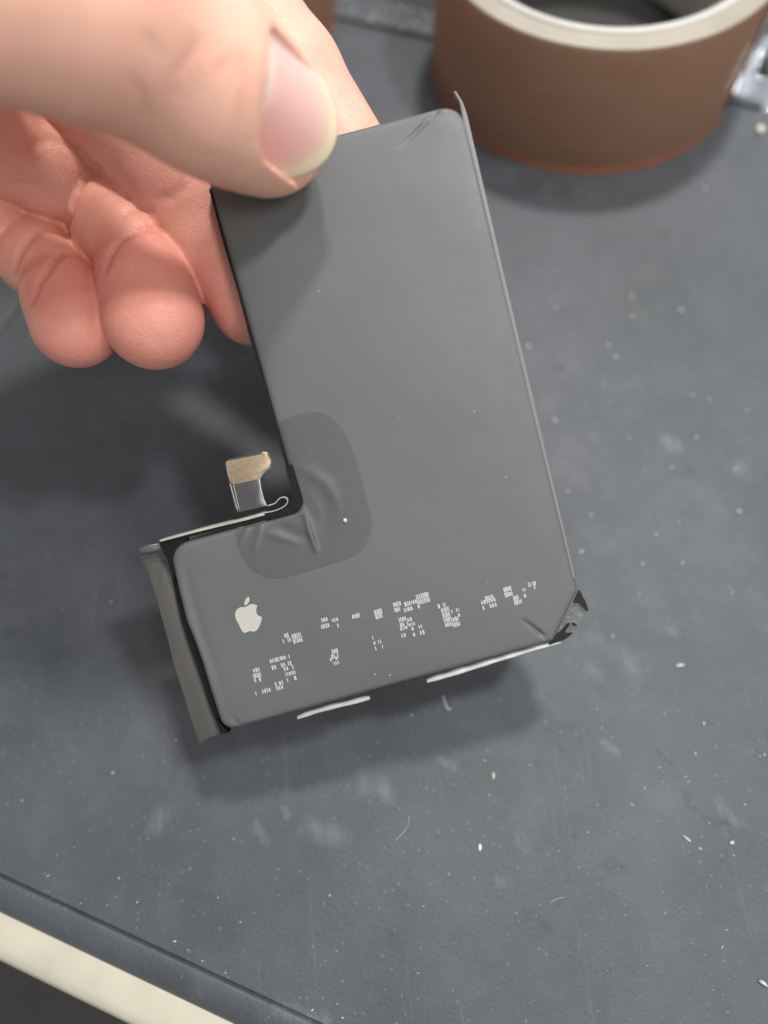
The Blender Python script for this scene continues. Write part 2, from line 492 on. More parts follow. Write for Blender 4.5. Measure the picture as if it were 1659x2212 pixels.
# ------------------------------------------------------------------ mat, table, floor
E1 = np.array([.8986, -.4388]); E2 = np.array([.4388, .8986])
def muv(u, v, z=0.0):
    p = u * E1 + v * E2
    return (p[0], p[1], z)
GV, LV, CV = -38.2, -44.5, -51.8             # groove, mat edge and table edge, measured across the mat
GU, LU = -130.0, -137.0
VT, UR = 330.0, 330.0
def build_mat():
    root = empty('work_mat', muv(0, GV), 'dark grey silicone work mat, dusty and scuffed, under everything', 'mat')
    inv = root.matrix_world.inverted()
    # profile across the border: flat field, groove, rounded lip, drop
    prof = [(0, 0), (.16, -.06), (.34, -.8), (.50, -.9), (.62, -.5), (.8, -.14), (1.2, -.04), (2.2, -.06), (3.4, -.25), (4.4, -.6), (5.2, -1.1), (5.8, -1.7), (6.2, -2.4), (6.3, -2.58)]
    mb = MB()
    # field as a grid so that object-space shading stays even
    n = 24
    us = np.linspace(GU, UR, n); vs = np.linspace(GV, VT, n)
    v = [muv(a, c) for c in vs for a in us]
    f = [(j * n + i, j * n + i + 1, (j + 1) * n + i + 1, (j + 1) * n + i) for j in range(n - 1) for i in range(n - 1)]
    mb.add(v, f)
    field = mb.build('mat_field', M['mat'], smooth=True, sharp=None)
    # border on the front and left, with one mitred corner
    rows = []
    for d, z in prof:
        rows.append([muv(UR, GV - d, z), muv(80, GV - d, z), muv(0, GV - d, z), muv(-70, GV - d, z)] +
                    [muv(GU - (d if d < 1.3 else 1.3 + (d - 1.3) * 9) * math.sin(t), GV - d * math.cos(t), z) for t in np.linspace(0, math.pi / 2, 7)] +
                    [muv(GU - (d if d < 1.3 else 1.3 + (d - 1.3) * 9), 40, z), muv(GU - (d if d < 1.3 else 1.3 + (d - 1.3) * 9), VT, z)])
    k = len(rows[0])
    v = [p for r in rows for p in r]
    f = [(i * k + j, i * k + j + 1, (i + 1) * k + j + 1, (i + 1) * k + j) for i in range(len(rows) - 1) for j in range(k - 1)]
    lip = mesh_ob('mat_border', v, [q[::-1] for q in f], M['mat'])
    for o in (field, lip):
        o.parent = root
        o.matrix_parent_inverse = inv
    # moulded bar with rows of nubs at the far side, a flat slab behind it painted dark like a shaded recess
    bar = MB()
    vv, ff = prism([muv(30, 195.5)[:2], muv(-140, 195.5)[:2], muv(-140, 206)[:2], muv(30, 206)[:2]], .004, 1.2, .4)
    bar.add(vv, ff)
    b = bar.build('moulded_bar', M['mat']); b.parent = root; b.matrix_parent_inverse = inv
    nub = MB()
    for r in range(4):
        for i in range(44):
            u = -128 + i * 3.4 + random.uniform(-.5, .5); w = 197.0 + r * 2.5 + random.uniform(-.3, .3)
            if random.random() < .35: continue
            c = np.array(muv(u, w, 1.15)); s = random.uniform(.35, .75)
            vv = [c + s * np.array([math.cos(a), math.sin(a), 0]) * 1.1 for a in np.linspace(0, 2 * math.pi, 7)[:-1]] + [c + (0, 0, .5 * s + .1)]
            nub.add(vv, [(j, (j + 1) % 6, 6) for j in range(6)] + [(5, 4, 3, 2, 1, 0)])
    o = nub.build('raised_nub', M['nub'] if 'nub' in M else M['crumb']); o['kind'] = 'stuff'; o.parent = root; o.matrix_parent_inverse = inv
    tr = MB(); vv, ff = prism([muv(29, 206.2)[:2], muv(-140, 206.2)[:2], muv(-140, 240)[:2], muv(29, 240)[:2]], .004, .3)
    tr.add(vv, ff)
    o = tr.build('tray_shade', M['recess_shade'], smooth=False); o.parent = root; o.matrix_parent_inverse = inv
M['nub'] = plain('worn_nub', (.30, .30, .29), .5, var=.25, vscale=300)
M['dust'] = plain('pale_dust', (.19, .2, .21), .6, var=.3, vscale=120)
build_mat()

def build_table():
    # cream laminated top with a rounded front edge
    prof = [(70, -2.6), (-44.0, -2.6), (-47.0, -2.6), (-49.2, -2.75), (-50.8, -3.4), (-51.7, -4.5), (-52.1, -6.5), (-52.2, -24), (70, -24)]
    v, f = [], []
    for u in (-400, 600):
        for a, z in prof: v.append(muv(u, a if a < 60 else 420, z))
    n = len(prof)
    for i in range(n):
        j = (i + 1) % n
        f.append((i, j, n + j, n + i))
    f.append(tuple(range(n))); f.append(tuple(range(2 * n - 1, n - 1, -1)))
    o = mesh_ob('tabletop', v, f, M['cream'], sharp=50)
    tag(o, kind='structure')
    v = [(-3000, -3000, -740), (3000, -3000, -740), (3000, 3000, -740), (-3000, 3000, -740)]
    o = mesh_ob('floor', v, [(0, 1, 2, 3)], M['floor'], smooth=False)
    tag(o, kind='structure')
build_table()

# ------------------------------------------------------------------ tape rolls
def tape_roll(name, x, y, R, H, label, flap):
    root = empty(name, (x, y, 0), label, 'tape roll', 'brown tape rolls on the mat')
    s = R / 42.0
    # wound film: outer wall, a slightly open lower rim
    v, f = lathe([(R - 3.4 * s, .05), (R - .5, .05), (R, .5), (R, 1.9), (R, H - .9), (R - .25, H - .4), (R - 3.4 * s, H - .4)])
    mesh_ob('wound_film', v, f, M['kapton'], root, sharp=40)
    v, f = lathe([(R - .1, .02), (R + .10, .06), (R + .12, 1.1), (R + .02, 1.3), (R - .1, 1.25)])  # orange colour stands in for light glowing through the lower film edge
    mesh_ob('film_edge_glow', v, f, M['kapton_edge_glow'], root, sharp=40)
    v, f = lathe([(R - 4.9 * s, H - 1.0), (R - .22, H - .38), (R - .35, H - .12), (R - 1.6 * s, H + .02), (R - 4.9 * s, H + .3)])
    mesh_ob('layer_edges', v, f, M['layers'], root, sharp=40)
    v, f = lathe([(R - 4.6 * s, .3), (R - 4.6 * s, H + .4), (R - 5.0 * s, H + .8), (R - 6.2 * s, H + .75), (R - 7.1 * s, H + .2), (R - 7.5 * s, H - .9), (R - 7.5 * s, .9), (R - 7.2 * s, .3)])
    mesh_ob('core', v, f, M['core'], root, sharp=50)
    if flap:
        # loose, crumpled end of the film standing off the wall on the right
        mb = MB(); n, k = 14, 12; vv = []
        for i in range(n):
            for j in range(k):
                a = math.radians(-42 + 34 * i / (n - 1)); z = 3 + (H - 5) * j / (k - 1)
                off = .35 + 1.5 * (i / (n - 1)) ** 2 + .45 * math.sin(i * 1.7 + j * .9) * (i / n) + .4 * math.sin(j * 1.3 - i * .6) * (i / n)
                edge = 0 if i < n - 1 else .9 * math.sin(j * 2.1)
                vv.append(((R + off) * math.cos(a) + edge * .3, (R + off) * math.sin(a) + edge, z))
        mb.add(vv, [(i * k + j, (i + 1) * k + j, (i + 1) * k + j + 1, i * k + j + 1) for i in range(n - 1) for j in range(k - 1)])
        o = mb.build('loose_end', M['kapton_crumple'], root)
        sm = o.modifiers.new('thick', 'SOLIDIFY'); sm.thickness = .00012
    return root
M['kapton_crumple'] = plain('crumpled_amber_film', (.13, .06, .04), .18, bump=.5, bscale=220, Specular_IOR_Level=.8)
tape_roll('tape_roll', 68.8, 187.8, 42.0, 33.3, 'large brown film tape roll with pale white core, right of the battery top', True)
tape_roll('tape_roll', -34.5, 224.0, 36.0, 24.0, 'second brown tape roll mostly hidden behind the fingers, at the top edge', False)

# ------------------------------------------------------------------ shiny metal bracket beside the tape
def build_bracket():
    c = np.array([113.0, 165.5, 0.0])
    root = empty('metal_bracket', c, 'shiny silver blue metal bracket with an oval hole, leaning beside the tape roll', 'bracket')
    ang = math.radians(24)
    ex = np.array([math.cos(ang), -math.sin(ang), 0.0]); ey = np.array([math.sin(ang) * .75, math.cos(ang) * .75, .66])
    ey /= np.linalg.norm(ey); ez = np.cross(ex, ey)
    def P(a, b, h): return a * ex + b * ey + h * ez + np.array([0, 0, 2.2])
    outer = rounded([(-9, -7), (16, -9), (17, 26), (-1, 24), (-6, 8)], 3.0)
    outer = resample(outer, 1.2)
    hole = np.array([(-.5 + 3.1 * math.cos(t) + 1.2 * math.sin(t), 8 + 4.6 * math.sin(t)) for t in np.linspace(0, 2 * math.pi, 33)[:-1]])
    def hh(p): return .9 * math.exp(-((p[0] - 6) ** 2 + (p[1] - 16) ** 2) / 14) * 2.4 + .35 * math.sin(p[0] * .6) - .02 * (p[0] - 3) ** 2 * .4
    pts = [tuple(p) for p in outer] + [tuple(p) for p in hole]
    no, nh = len(outer), len(hole)
    edges = [(i, (i + 1) % no) for i in range(no)] + [(no + i, no + (i + 1) % nh) for i in range(nh)]
    for gx in np.arange(-8, 17, 1.3):
        for gy in np.arange(-8, 26, 1.3): pts.append((gx, gy))
    V, _, F, *_ = delaunay_2d_cdt([Vector(p) for p in pts], edges, [], 0, 1e-5)
    F2 = []
    for q in F:
        m = sum((V[i] for i in q), Vector((0, 0))) / 3
        if inside(outer, m) and not inside(hole, m): F2.append(tuple(q))
    o = mesh_ob('bracket_plate', [P(p[0], p[1], hh(p)) for p in V], F2, M['chrome'], root)
    so = o.modifiers.new('thick', 'SOLIDIFY'); so.thickness = .0009; so.offset = -1
    v, f = tube([P(p[0], p[1], hh(p) + .15) for p in np.vstack([hole, hole[:1]])], .45)
    mesh_ob('hole_rim', v, f, M['chrome'], root)
    v, f = lathe([(0.01, 0), (1.9, 0), (2.1, .5), (1.4, 1.6), (.01, 1.9)], 24)
    v = [P(p[0] + .7, p[1] * 1.3 + 8.4, p[2] - 1.6) for p in v]
    mesh_ob('screw_post', v, f, M['post'], root)
def inside(poly, p):
    x, y = p[0], p[1]; c = False; n = len(poly); j = n - 1
    for i in range(n):
        if (poly[i][1] > y) != (poly[j][1] > y) and x < (poly[j][0] - poly[i][0]) * (y - poly[i][1]) / (poly[j][1] - poly[i][1]) + poly[i][0]: c = not c
        j = i
    return c
M['post'] = plain('pinkish_post', (.52, .45, .42), .35, .3)
build_bracket()

# ------------------------------------------------------------------ battery
LEN, WT, FOOT, LF = 85.64, 40.29, 62.0, 31.58
THICK = 4.3
def rotvec(w):
    w = np.asarray(w, float); th = np.linalg.norm(w); k = w / th
    K = np.array([[0, -k[2], k[1]], [k[2], 0, -k[0]], [-k[1], k[0], 0]])
    return np.eye(3) + math.sin(th) * K + (1 - math.cos(th)) * K @ K
_R = rotvec((-.102, -.033, .261))
_M = np.stack([CX, CY, CF])                   # camera axes as rows
BX, BY = _R[:, 0] @ _M, _R[:, 1] @ _M
BZ = np.cross(BX, BY)
BO = np.array([-5.198, -30.285, 116.121]) @ _M + CC
if BZ @ (CC - BO) < 0: BZ = -BZ
B3 = np.stack([BX, BY, BZ], 1)
def on_face(px, py, z=0.0):
    """point of the battery's own plane (raised by z) seen at a place of the photograph"""
    d = (px - 829.5) / FOC * CX - (py - 1106) / FOC * CY + CF
    t = ((BO + BZ * z - CC) @ BZ) / (d @ BZ)
    q = CC + d * t - BO
    return np.array([q @ BX, q @ BY])
def trace(pts, sx, sy, k, z=0.0):             # crop coordinates -> battery plane
    return np.array([on_face((sx + x * k) / 1.8083, (sy + y * k) / 1.8083, z) for x, y in pts])
def bworld(p): return BO + p[0] * BX + p[1] * BY + p[2] * BZ
print('battery axes', BX.round(3), BY.round(3), BZ.round(3), BO.round(2))

battery = empty('battery', BO, 'black L-shaped phone battery with a pale apple logo, held up by the hand', 'battery', basis=B3)

left_edge = trace([(385, 800), (410, 900), (450, 1060), (520, 1230), (580, 1400), (640, 1600), (690, 1750)], 500, 1900, .4972)
foot_tl = trace([(360, 480)], 500, 1900, .4972)[0]
outline = [(0, LEN), (WT, LEN), (WT, 7.2), (WT - 6.0, 0), (WT - FOOT, 0)]
rads = [1.5, 3.2, .6, .6, 3.4]
for p in left_edge[::-1]: outline.append(tuple(p)); rads.append(1.5)
outline += [(WT - FOOT + .1, LF), (0, LF)]; rads += [3.0, 1.3]
OUT = resample(rounded(outline, rads), .45)
if area(OUT) < 0: OUT = OUT[::-1]
# wrinkles and folds of the wrap, as (line, width, height)
Z3 = lambda pts: trace(pts, 800, 1500, .4219)
Z7 = lambda pts: trace(pts, 1500, 300, .3014)
ZB = lambda pts: trace(pts, 2050, 2200, .211)
Z4 = lambda pts: trace(pts, 500, 1900, .4972)
RIDGES = [
    (Z3([(905, 1120), (960, 1330), (1040, 1570)]), .45, .52, 'end'),
    (Z3([(840, 760), (1000, 830), (1120, 920), (1190, 1040), (1215, 1180)]), 1.0, .20, None),
    (Z3([(930, 1160), (1100, 1300), (1150, 1150), (1120, 1000)]), 1.6, -.16, None),
    (Z3([(420, 1290), (360, 1400), (300, 1500)]), .45, .16, None),
    (Z3([(530, 1270), (500, 1380), (450, 1560)]), .5, .18, None),
    (Z3([(540, 1370), (700, 1420), (880, 1470)]), .6, .14, None),
    (Z3([(640, 1300), (800, 1370), (980, 1440)]), .9, -.18, None),
    (Z7([(690, 430), (600, 530), (470, 660), (330, 800), (210, 910)]), .34, -.42, 'start'),
    (Z7([(740, 520), (900, 490), (980, 560), (1040, 760)]), .5, -.10, None),
    (ZB([(-60, 1040), (0, 1080), (150, 1190), (300, 1310), (420, 1410)]), .34, -.38, 'end'),
    (Z4([(440, 640), (460, 800), (500, 950), (560, 1150), (660, 1420), (760, 1760)]), 1.0, -.16, None),
    (Z4([(385, 560), (410, 760), (480, 1010), (560, 1280), (640, 1480), (730, 1780)]), .9, .20, None),
    (Z4([(800, 1800), (850, 1860), (900, 1900)]), .5, -.15, None),
]
def edge_d(P):                                # distance to the outline (for the rounded rim)
    d = np.full(len(P), 1e9)
    A = OUT; Bq = np.roll(OUT, -1, 0)
    for s in range(0, len(P), 4000):
        p = P[s:s + 4000, None, :]
        ab = Bq - A; t = np.clip(((p - A) * ab).sum(-1) / (ab * ab).sum(-1), 0, 1)
        d[s:s + 4000] = np.linalg.norm(p - A - t[..., None] * ab, axis=-1).min(1)
    return d
def face_z(P):
    P = np.asarray(P, float)
    d = edge_d(P)
    r = .75
    z = np.where(d < r, -(r - np.sqrt(np.maximum(r * r - (r - d) ** 2, 0))), 0.0)
    z -= .22 * np.exp(-d / 1.6)               # pillow
    for line, w, h, fade in RIDGES:
        e, t = poly_dist(P, line)
        k = np.sin(np.pi * np.clip(t * .94 + .03, 0, 1)) ** .6
        if fade == 'end': k = np.clip(t * 1.3 + .1, 0, 1) * np.clip((1 - t) / .3, 0, 1) ** .7
        if fade == 'start': k = np.clip(1.1 - t, 0, 1) ** .8
        z += h * k * np.exp(-(e / w) ** 2) * np.clip(d / .5, 0, 1)
    # slow unevenness of the pouch
    z += .05 * np.sin(P[:, 0] * .17 + 1) * np.sin(P[:, 1] * .11)
    return z
def cover(poly, step, mat, name, parent, lift, thick=0.0, conform=True, rim=None):
    """sheet over the face inside poly, following it"""
    poly = resample(poly, step)
    if area(poly) < 0: poly = poly[::-1]
    pts = [Vector(p) for p in poly]; n = len(pts)
    x0, y0 = poly.min(0); x1, y1 = poly.max(0)
    for gx in np.arange(x0, x1, step):
        for gy in np.arange(y0, y1, step): pts.append(Vector((gx + (.5 * step if int(round((gy - y0) / step)) % 2 else 0), gy)))
    V, E, F, OV, OE, OF = delaunay_2d_cdt(pts, [(i, (i + 1) % n) for i in range(n)], [list(range(n))], 1, 1e-5)
    V2 = np.array([(p.x, p.y) for p in V])
    z = face_z(V2) + lift if conform else np.full(len(V2), lift)
    top = [(p[0], p[1], q) for p, q in zip(V2, z)]
    F = [tuple(q) for q in F]
    if thick:
        # skirt down at the boundary
        b = len(top)
        idx = [i for i in range(len(V2))]
        orig = {}
        for k, o in enumerate(OV):
            for s in o:
                if s < n: orig[s] = k
        loop = [orig[i] for i in range(n)]
        low = [(top[k][0], top[k][1], top[k][2] - thick) for k in loop]
        top += low
        for i in range(n):
            j = (i + 1) % n
            F.append((loop[i], b + i, b + j, loop[j]))
    o = mesh_ob(name, top, F, mat, parent, sharp=45 if thick else None)
    return o

def build_body():
    rings = [0, .04, .14, .3, .5, .75, 1.1, 1.6]
    pts = []; n = len(OUT)
    N2 = normals2(OUT)
    for d in rings:
        for p in OUT - N2 * d: pts.append(p)
    gx, gy = np.meshgrid(np.arange(WT - FOOT, WT, .55), np.arange(0, LEN, .55))
    G = np.c_[gx.ravel(), gy.ravel()]
    dens = np.zeros(len(G), bool)
    keep = edge_d(G) > 1.75
    G = G[keep]
    ins = np.array([inside(outline, p) for p in G]); G = G[ins]
    # finer points near the wrinkles
    fine = []
    for line, w, h, _ in RIDGES:
        l = resample(line, .25, False)
        if w < .6:
            tl = np.gradient(l, axis=0); tl /= np.linalg.norm(tl, axis=1)[:, None]; nl = np.c_[-tl[:, 1], tl[:, 0]]
            for i, p in enumerate(l):
                for q in np.arange(-2.2, 2.21, .37): fine.append(p + nl[i] * q * w + tl[i] * (.12 if int(q * 10) % 2 else 0))
        else:
            for p in l:
                for k in range(6): fine.append(p + RNG.normal(0, w * .9, 2))
    fine = np.array(fine)
    k = (edge_d(fine) > 1.75) & np.array([inside(outline, p) for p in fine])
    pts = np.vstack([np.array(pts), G, fine[k]])
    V, E, F, OV, OE, OF = delaunay_2d_cdt([Vector(p) for p in pts], [(i, (i + 1) % n) for i in range(n)], [list(range(n))], 1, .02)
    V2 = np.array([(p.x, p.y) for p in V]); z = face_z(V2)
    verts = [(a[0], a[1], q) for a, q in zip(V2, z)]
    F = [tuple(q) for q in F]
    orig = {}
    for kk, o in enumerate(OV):
        for s in o:
            if s < n: orig[s] = kk
    loop = [orig[i] for i in range(n)]
    prev = loop
    for zz, inn in ((-2.0, -.02), (-THICK + .7, -.02), (-THICK + .2, .15), (-THICK, .7)):
        b = len(verts)
        for i in range(n):
            q = OUT[i] - N2[i] * inn
            verts.append((q[0], q[1], zz))
        cur = list(range(b, b + n))
        for i in range(n):
            j = (i + 1) % n
            F.append((prev[i], cur[i], cur[j], prev[j]))
        prev = cur
    F.append(tuple(prev[::-1]))
    o = mesh_ob('pouch', verts, F, M['wrap'], battery, sharp=70)
    return o
build_body()

# black strip added past the long left edge to draw its dark line
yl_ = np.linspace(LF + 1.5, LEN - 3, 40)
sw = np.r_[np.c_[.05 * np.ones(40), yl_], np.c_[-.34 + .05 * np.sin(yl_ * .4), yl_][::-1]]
v, f = prism(sw, -THICK + .6, -.55); mesh_ob('dark_edge_strip', v, f, M['black'], battery, sharp=40)
# sticker over the inner corner of the L
st = Z3([(700, 352), (722, 328), (840, 293), (960, 262), (1060, 262), (1160, 300), (1260, 400), (1340, 530), (1400, 720), (1470, 960),
         (1540, 1230), (1545, 1330), (1500, 1470), (1420, 1570), (1300, 1620), (1000, 1718), (850, 1760), (700, 1800), (560, 1790), (450, 1730),
         (370, 1640), (320, 1540), (310, 1450), (275, 1370), (300, 1330)])
st = np.vstack([st, [(-6.9, LF - .25), (.9, LF - .55), (1.2, LF + .2), (.35, LF + 3), (.3, 45)]])
cover(st, .27, M['sticker'], 'corner_sticker', battery, .075, .07)

# logo: apple with bite and leaf
LG = lambda pts: trace(pts, 900, 2300, .1206)
def smooth_loop(p, step=.12, it=2):
    p = np.asarray(p, float)
    for _ in range(it):
        q = np.empty((len(p) * 2, 2)); nx = np.roll(p, -1, 0)
        q[0::2] = p * .75 + nx * .25; q[1::2] = p * .25 + nx * .75
        p = q
    return p
body = LG([(500, 585), (560, 545), (630, 505), (720, 488), (810, 510), (885, 550), (872, 550), (845, 620), (835, 700), (850, 790), (885, 855), (960, 893), (1025, 910), (1020, 910),
           (1010, 1010), (960, 1160), (905, 1275), (840, 1355), (780, 1385), (710, 1385), (640, 1370), (570, 1385), (500, 1425), (440, 1435), (370, 1370), (275, 1160),
           (200, 1020), (160, 930), (148, 830), (175, 720), (230, 650), (300, 605), (370, 588), (440, 590)])
leaf = LG([(600, 245), (622, 310), (615, 400), (570, 480), (500, 530), (460, 540), (448, 470), (470, 380), (520, 300)])
lg = MB()
def flat_print(mb, poly, lift):
    poly = np.asarray(poly)
    if area(poly) < 0: poly = poly[::-1]
    V, E, F, *_ = delaunay_2d_cdt([Vector(p) for p in poly], [], [list(range(len(poly)))], 1, 1e-6)
    V2 = np.array([(p.x, p.y) for p in V]); z = face_z(V2) + lift
    mb.add([(a[0], a[1], q) for a, q in zip(V2, z)], [tuple(q) for q in F])
flat_print(lg, smooth_loop(body), .05); flat_print(lg, smooth_loop(leaf), .05)
lg.build('printed_logo', M['logo'], battery, sharp=None)

# worn, unreadable print: small pale strokes set in lines along the foot
R5 = lambda pts: trace(pts, 1000, 2100, .8439)
CELLS = [(115, 448, 163, 482, .75), (163, 448, 215, 482, .9), (290, 372, 340, 418, .7), (340, 372, 388, 418, .4), (443, 353, 480, 372, .9), (552, 335, 580, 370, .95),
         (634, 300, 675, 340, .95), (675, 300, 758, 330, .7), (738, 265, 805, 298, .95), (660, 370, 700, 408, .8), (700, 370, 740, 408, .35), (838, 300, 878, 330, .5),
         (862, 325, 903, 410, .95), (903, 370, 944, 410, .95), (903, 330, 944, 370, .45), (652, 410, 716, 460, .4), (716, 410, 780, 450, .5), (540, 450, 582, 518, .4),
         (342, 520, 382, 555, .8), (342, 555, 382, 588, .35), (1056, 268, 1100, 290, .9), (1040, 290, 1115, 322, .55), (1143, 230, 1186, 270, .92), (1188, 270, 1230, 305, .85),
         (1260, 200, 1292, 229, .92), (1230, 230, 1300, 268, .3), (-10, 630, 22, 665, .85), (-15, 597, 22, 628, .55), (60, 558, 165, 595, .65), (125, 597, 190, 660, .45),
         (92, 668, 124, 702, .65), (-8, 703, 70, 722, .5)]
pm = MB()
for x0, y0, x1, y1, w in CELLS:
    a = R5([((x0 + x1) / 2, (y0 + y1) / 2)])[0]
    c0, c1 = R5([(x0, y0)])[0], R5([(x1, y1)])[0]
    hw, hh = abs(c1[0] - c0[0]) / 2, abs(c1[1] - c0[1]) / 2
    hw = max(hw, .6)
    rows = max(1, int(round(2 * hh / .95)))
    for r in range(rows):
        yy = a[1] - hh + (r + .5) * 2 * hh / rows
        x = a[0] - hw
        while x < a[0] + hw:
            ww = random.uniform(.14, .36)
            if random.random() < .30 + .70 * w:
                hgt = random.uniform(.34, .46) * (.6 + .4 * w)
                q = np.array([(x, yy - hgt), (min(x + ww, a[0] + hw + .1), yy - hgt), (min(x + ww, a[0] + hw + .1), yy + hgt), (x, yy + hgt)])
                z = face_z(q) + .045
                pm.add([(p[0], p[1], s) for p, s in zip(q, z)], [(0, 1, 2, 3)])
            x += ww + random.uniform(.04, .10) + (1 - w) * .15
pm.build('faded_print', M['print'], battery, smooth=False)

# silver liner strips peeping out below the lower edge
def edge_strip(pts, width, name='liner_strip'):
    c = R5(pts)
    c = resample(c, .5, False)
    mb = MB()
    n = len(c)
    t = np.gradient(c, axis=0); t /= np.linalg.norm(t, axis=1)[:, None]; nn = np.c_[-t[:, 1], t[:, 0]]
    vv = []
    for i in range(n):
        wv = width * (1 + .12 * math.sin(i * .7)) * (.55 + .45 * min(1, i / 4, (n - 1 - i) / 2 + .4))
        for s, z in ((-.5, -1.05), (-.2, -.8), (.15, -.78), (.5, -.95), (.9, -1.3), (.9, -1.6), (-.5, -1.5)):
            q = c[i] + nn[i] * s * wv
            vv.append((q[0], q[1], z))
    k = 7
    ff = [(i * k + j, (i + 1) * k + j, (i + 1) * k + (j + 1) % k, i * k + (j + 1) % k) for i in range(n - 1) for j in range(k)]
    ff += [tuple(range(k)), tuple(range((n - 1) * k + k - 1, (n - 1) * k - 1, -1))]
    mb.add(vv, ff)
    return mb.build(name, M['silver'], battery)
edge_strip([(190, 848), (280, 818), (363, 796), (450, 776), (528, 755)], .5)
edge_strip([(795, 677), (900, 648), (1000, 617), (1100, 585), (1200, 555), (1300, 524), (1418, 492)], .62)

# grey strip running down behind the left side of the foot
zs = -3.4
sp = trace([(125, 612), (200, 598), (300, 590), (305, 570), (320, 572), (350, 700), (380, 860), (440, 1080), (530, 1290), (600, 1500), (650, 1680), (700, 1830), (725, 1945),
            (640, 1975), (560, 2022), (500, 1850), (440, 1650), (360, 1400), (290, 1130), (220, 870), (150, 660)], 500, 1900, .4972, zs)
v, f = prism(sp, zs - .5, zs, .12)
mesh_ob('side_strip', v, f, M['strip'], battery, sharp=40)
tb = trace([(82, 490), (120, 470), (245, 440), (262, 470), (275, 500), (180, 520), (97, 528)], 500, 1900, .4972, zs + .8)
v, f = prism(tb, zs - .2, zs + .8, .3); mesh_ob('strip_tab', v, f, M['tab'], battery, sharp=40)
v, f = prism(trace([(95, 525), (275, 498), (320, 575), (300, 592), (125, 614)], 500, 1900, .4972, zs - .2), zs - .7, zs - .2)
mesh_ob('tab_fold', v, f, M['flex'], battery, sharp=40)
# black sheets added to paint the shade in the gap between strip and pouch
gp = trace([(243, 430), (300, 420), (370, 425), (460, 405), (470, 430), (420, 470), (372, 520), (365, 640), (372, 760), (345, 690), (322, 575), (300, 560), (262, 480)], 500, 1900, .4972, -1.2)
v, f = prism(gp, -2.6, -1.2); mesh_ob('gap_shade', v, f, M['black'], battery, sharp=40)
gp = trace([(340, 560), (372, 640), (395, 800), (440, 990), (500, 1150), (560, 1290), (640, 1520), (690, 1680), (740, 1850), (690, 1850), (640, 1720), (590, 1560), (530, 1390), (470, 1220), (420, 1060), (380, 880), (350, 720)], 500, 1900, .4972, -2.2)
v, f = prism(gp, -3.2, -2.2); mesh_ob('gap_shade', v, f, M['black'], battery, sharp=40)
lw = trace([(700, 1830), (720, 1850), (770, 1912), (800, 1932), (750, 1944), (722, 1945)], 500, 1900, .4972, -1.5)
v, f = prism(lw, -3.0, -1.5); mesh_ob('gap_shade', v, f, M['black'], battery, sharp=40)

# board edge along the top of the foot and the curled end of its film
eb = trace([(250, 428), (280, 420), (400, 388), (560, 345), (740, 300), (900, 262), (1070, 215)], 500, 1900, .4972, -.6)
eb = resample(eb, .8, False)
v, f = ribbon(eb, -3.6, -.6, np.linspace(.28, .46, len(eb))); mesh_ob('board_edge', v, f, M['flexline'], battery, sharp=30)
lo = Z3([(545, 1196), (610, 1186), (670, 1168), (725, 1142), (757, 1112), (766, 1085), (757, 1064), (738, 1052), (715, 1051), (690, 1060), (668, 1082), (652, 1102), (625, 1117), (598, 1124), (578, 1130)])
lo = resample(lo, .15, False)
v, f = ribbon(lo, -2.0, -.6, .11); mesh_ob('curled_film', v, f, M['clear'], battery, sharp=30)
cb = trace([(450, 405), (640, 352), (850, 300), (1010, 262), (1080, 222), (1060, 214), (900, 268), (740, 308), (560, 355), (400, 398), (290, 428), (300, 440)], 500, 1900, .4972, -1.0)
v, f = prism(cb, -2.4, -1.0); mesh_ob('edge_tape', v, f, M['black'], battery, sharp=30)
ct = Z3([(748, 780), (775, 748), (808, 738), (830, 800), (852, 880), (885, 980), (912, 1075), (905, 1130), (862, 1160), (770, 1190), (660, 1222), (560, 1245), (640, 1205), (720, 1172), (792, 1112), (828, 1052), (800, 960), (770, 860)])
cover(ct, .5, M['black'], 'corner_tape', battery, .13, 1.4, conform=False)

# flex connector standing in the notch: gold stiffener on dark film
gz = -.3
gpoly = Z3([(192, 742), (196, 728), (210, 718), (540, 650), (566, 648), (580, 660), (604, 705), (600, 755), (585, 775), (560, 792), (530, 818), (508, 850), (498, 876), (265, 926), (245, 920), (236, 905)])
connector = mesh_ob('connector_film', *prism(Z3([(182, 735), (192, 712), (215, 698), (520, 632), (560, 628), (592, 650), (612, 700), (610, 760), (570, 800), (528, 850), (510, 885), (520, 960), (545, 1060), (575, 1128), (440, 1160), (300, 1192), (275, 1150), (240, 1000), (205, 840)]), gz - .18, gz, .04), M['flex'], battery, sharp=40)
v, f = prism(gpoly, gz - .005, gz + .16, .05); mesh_ob('gold_stiffener', v, f, M['gold'], connector, sharp=40)
yl = Z3([(512, 640), (540, 628), (570, 630), (588, 648), (572, 652), (545, 646)])
v, f = prism(yl, gz + .004, gz + .1); mesh_ob('resin_spot', v, f, M['yellow'], connector)
for pts, r in (([(500, 878), (508, 940), (526, 1020), (545, 1085), (562, 1130)], .10), ([(262, 930), (282, 1010), (300, 1090), (318, 1165)], .05), ([(232, 925), (255, 1010), (278, 1090), (302, 1170)], .06),
               ([(194, 740), (212, 830), (236, 905)], .05), ([(604, 765), (560, 803), (520, 850), (505, 885)], .05), ([(195, 722), (380, 684), (545, 650)], .045), ([(262, 928), (380, 904), (500, 878)], .04)):
    l = resample(Z3(pts), .4, False)
    v, f = tube(np.c_[l, np.full(len(l), gz + .06)], r * 1.0, 6); mesh_ob('film_rim', v, f, M['clear'], connector)
l = np.c_[Z3([(300, 1186), (570, 1126)]), [gz - .1] * 2]

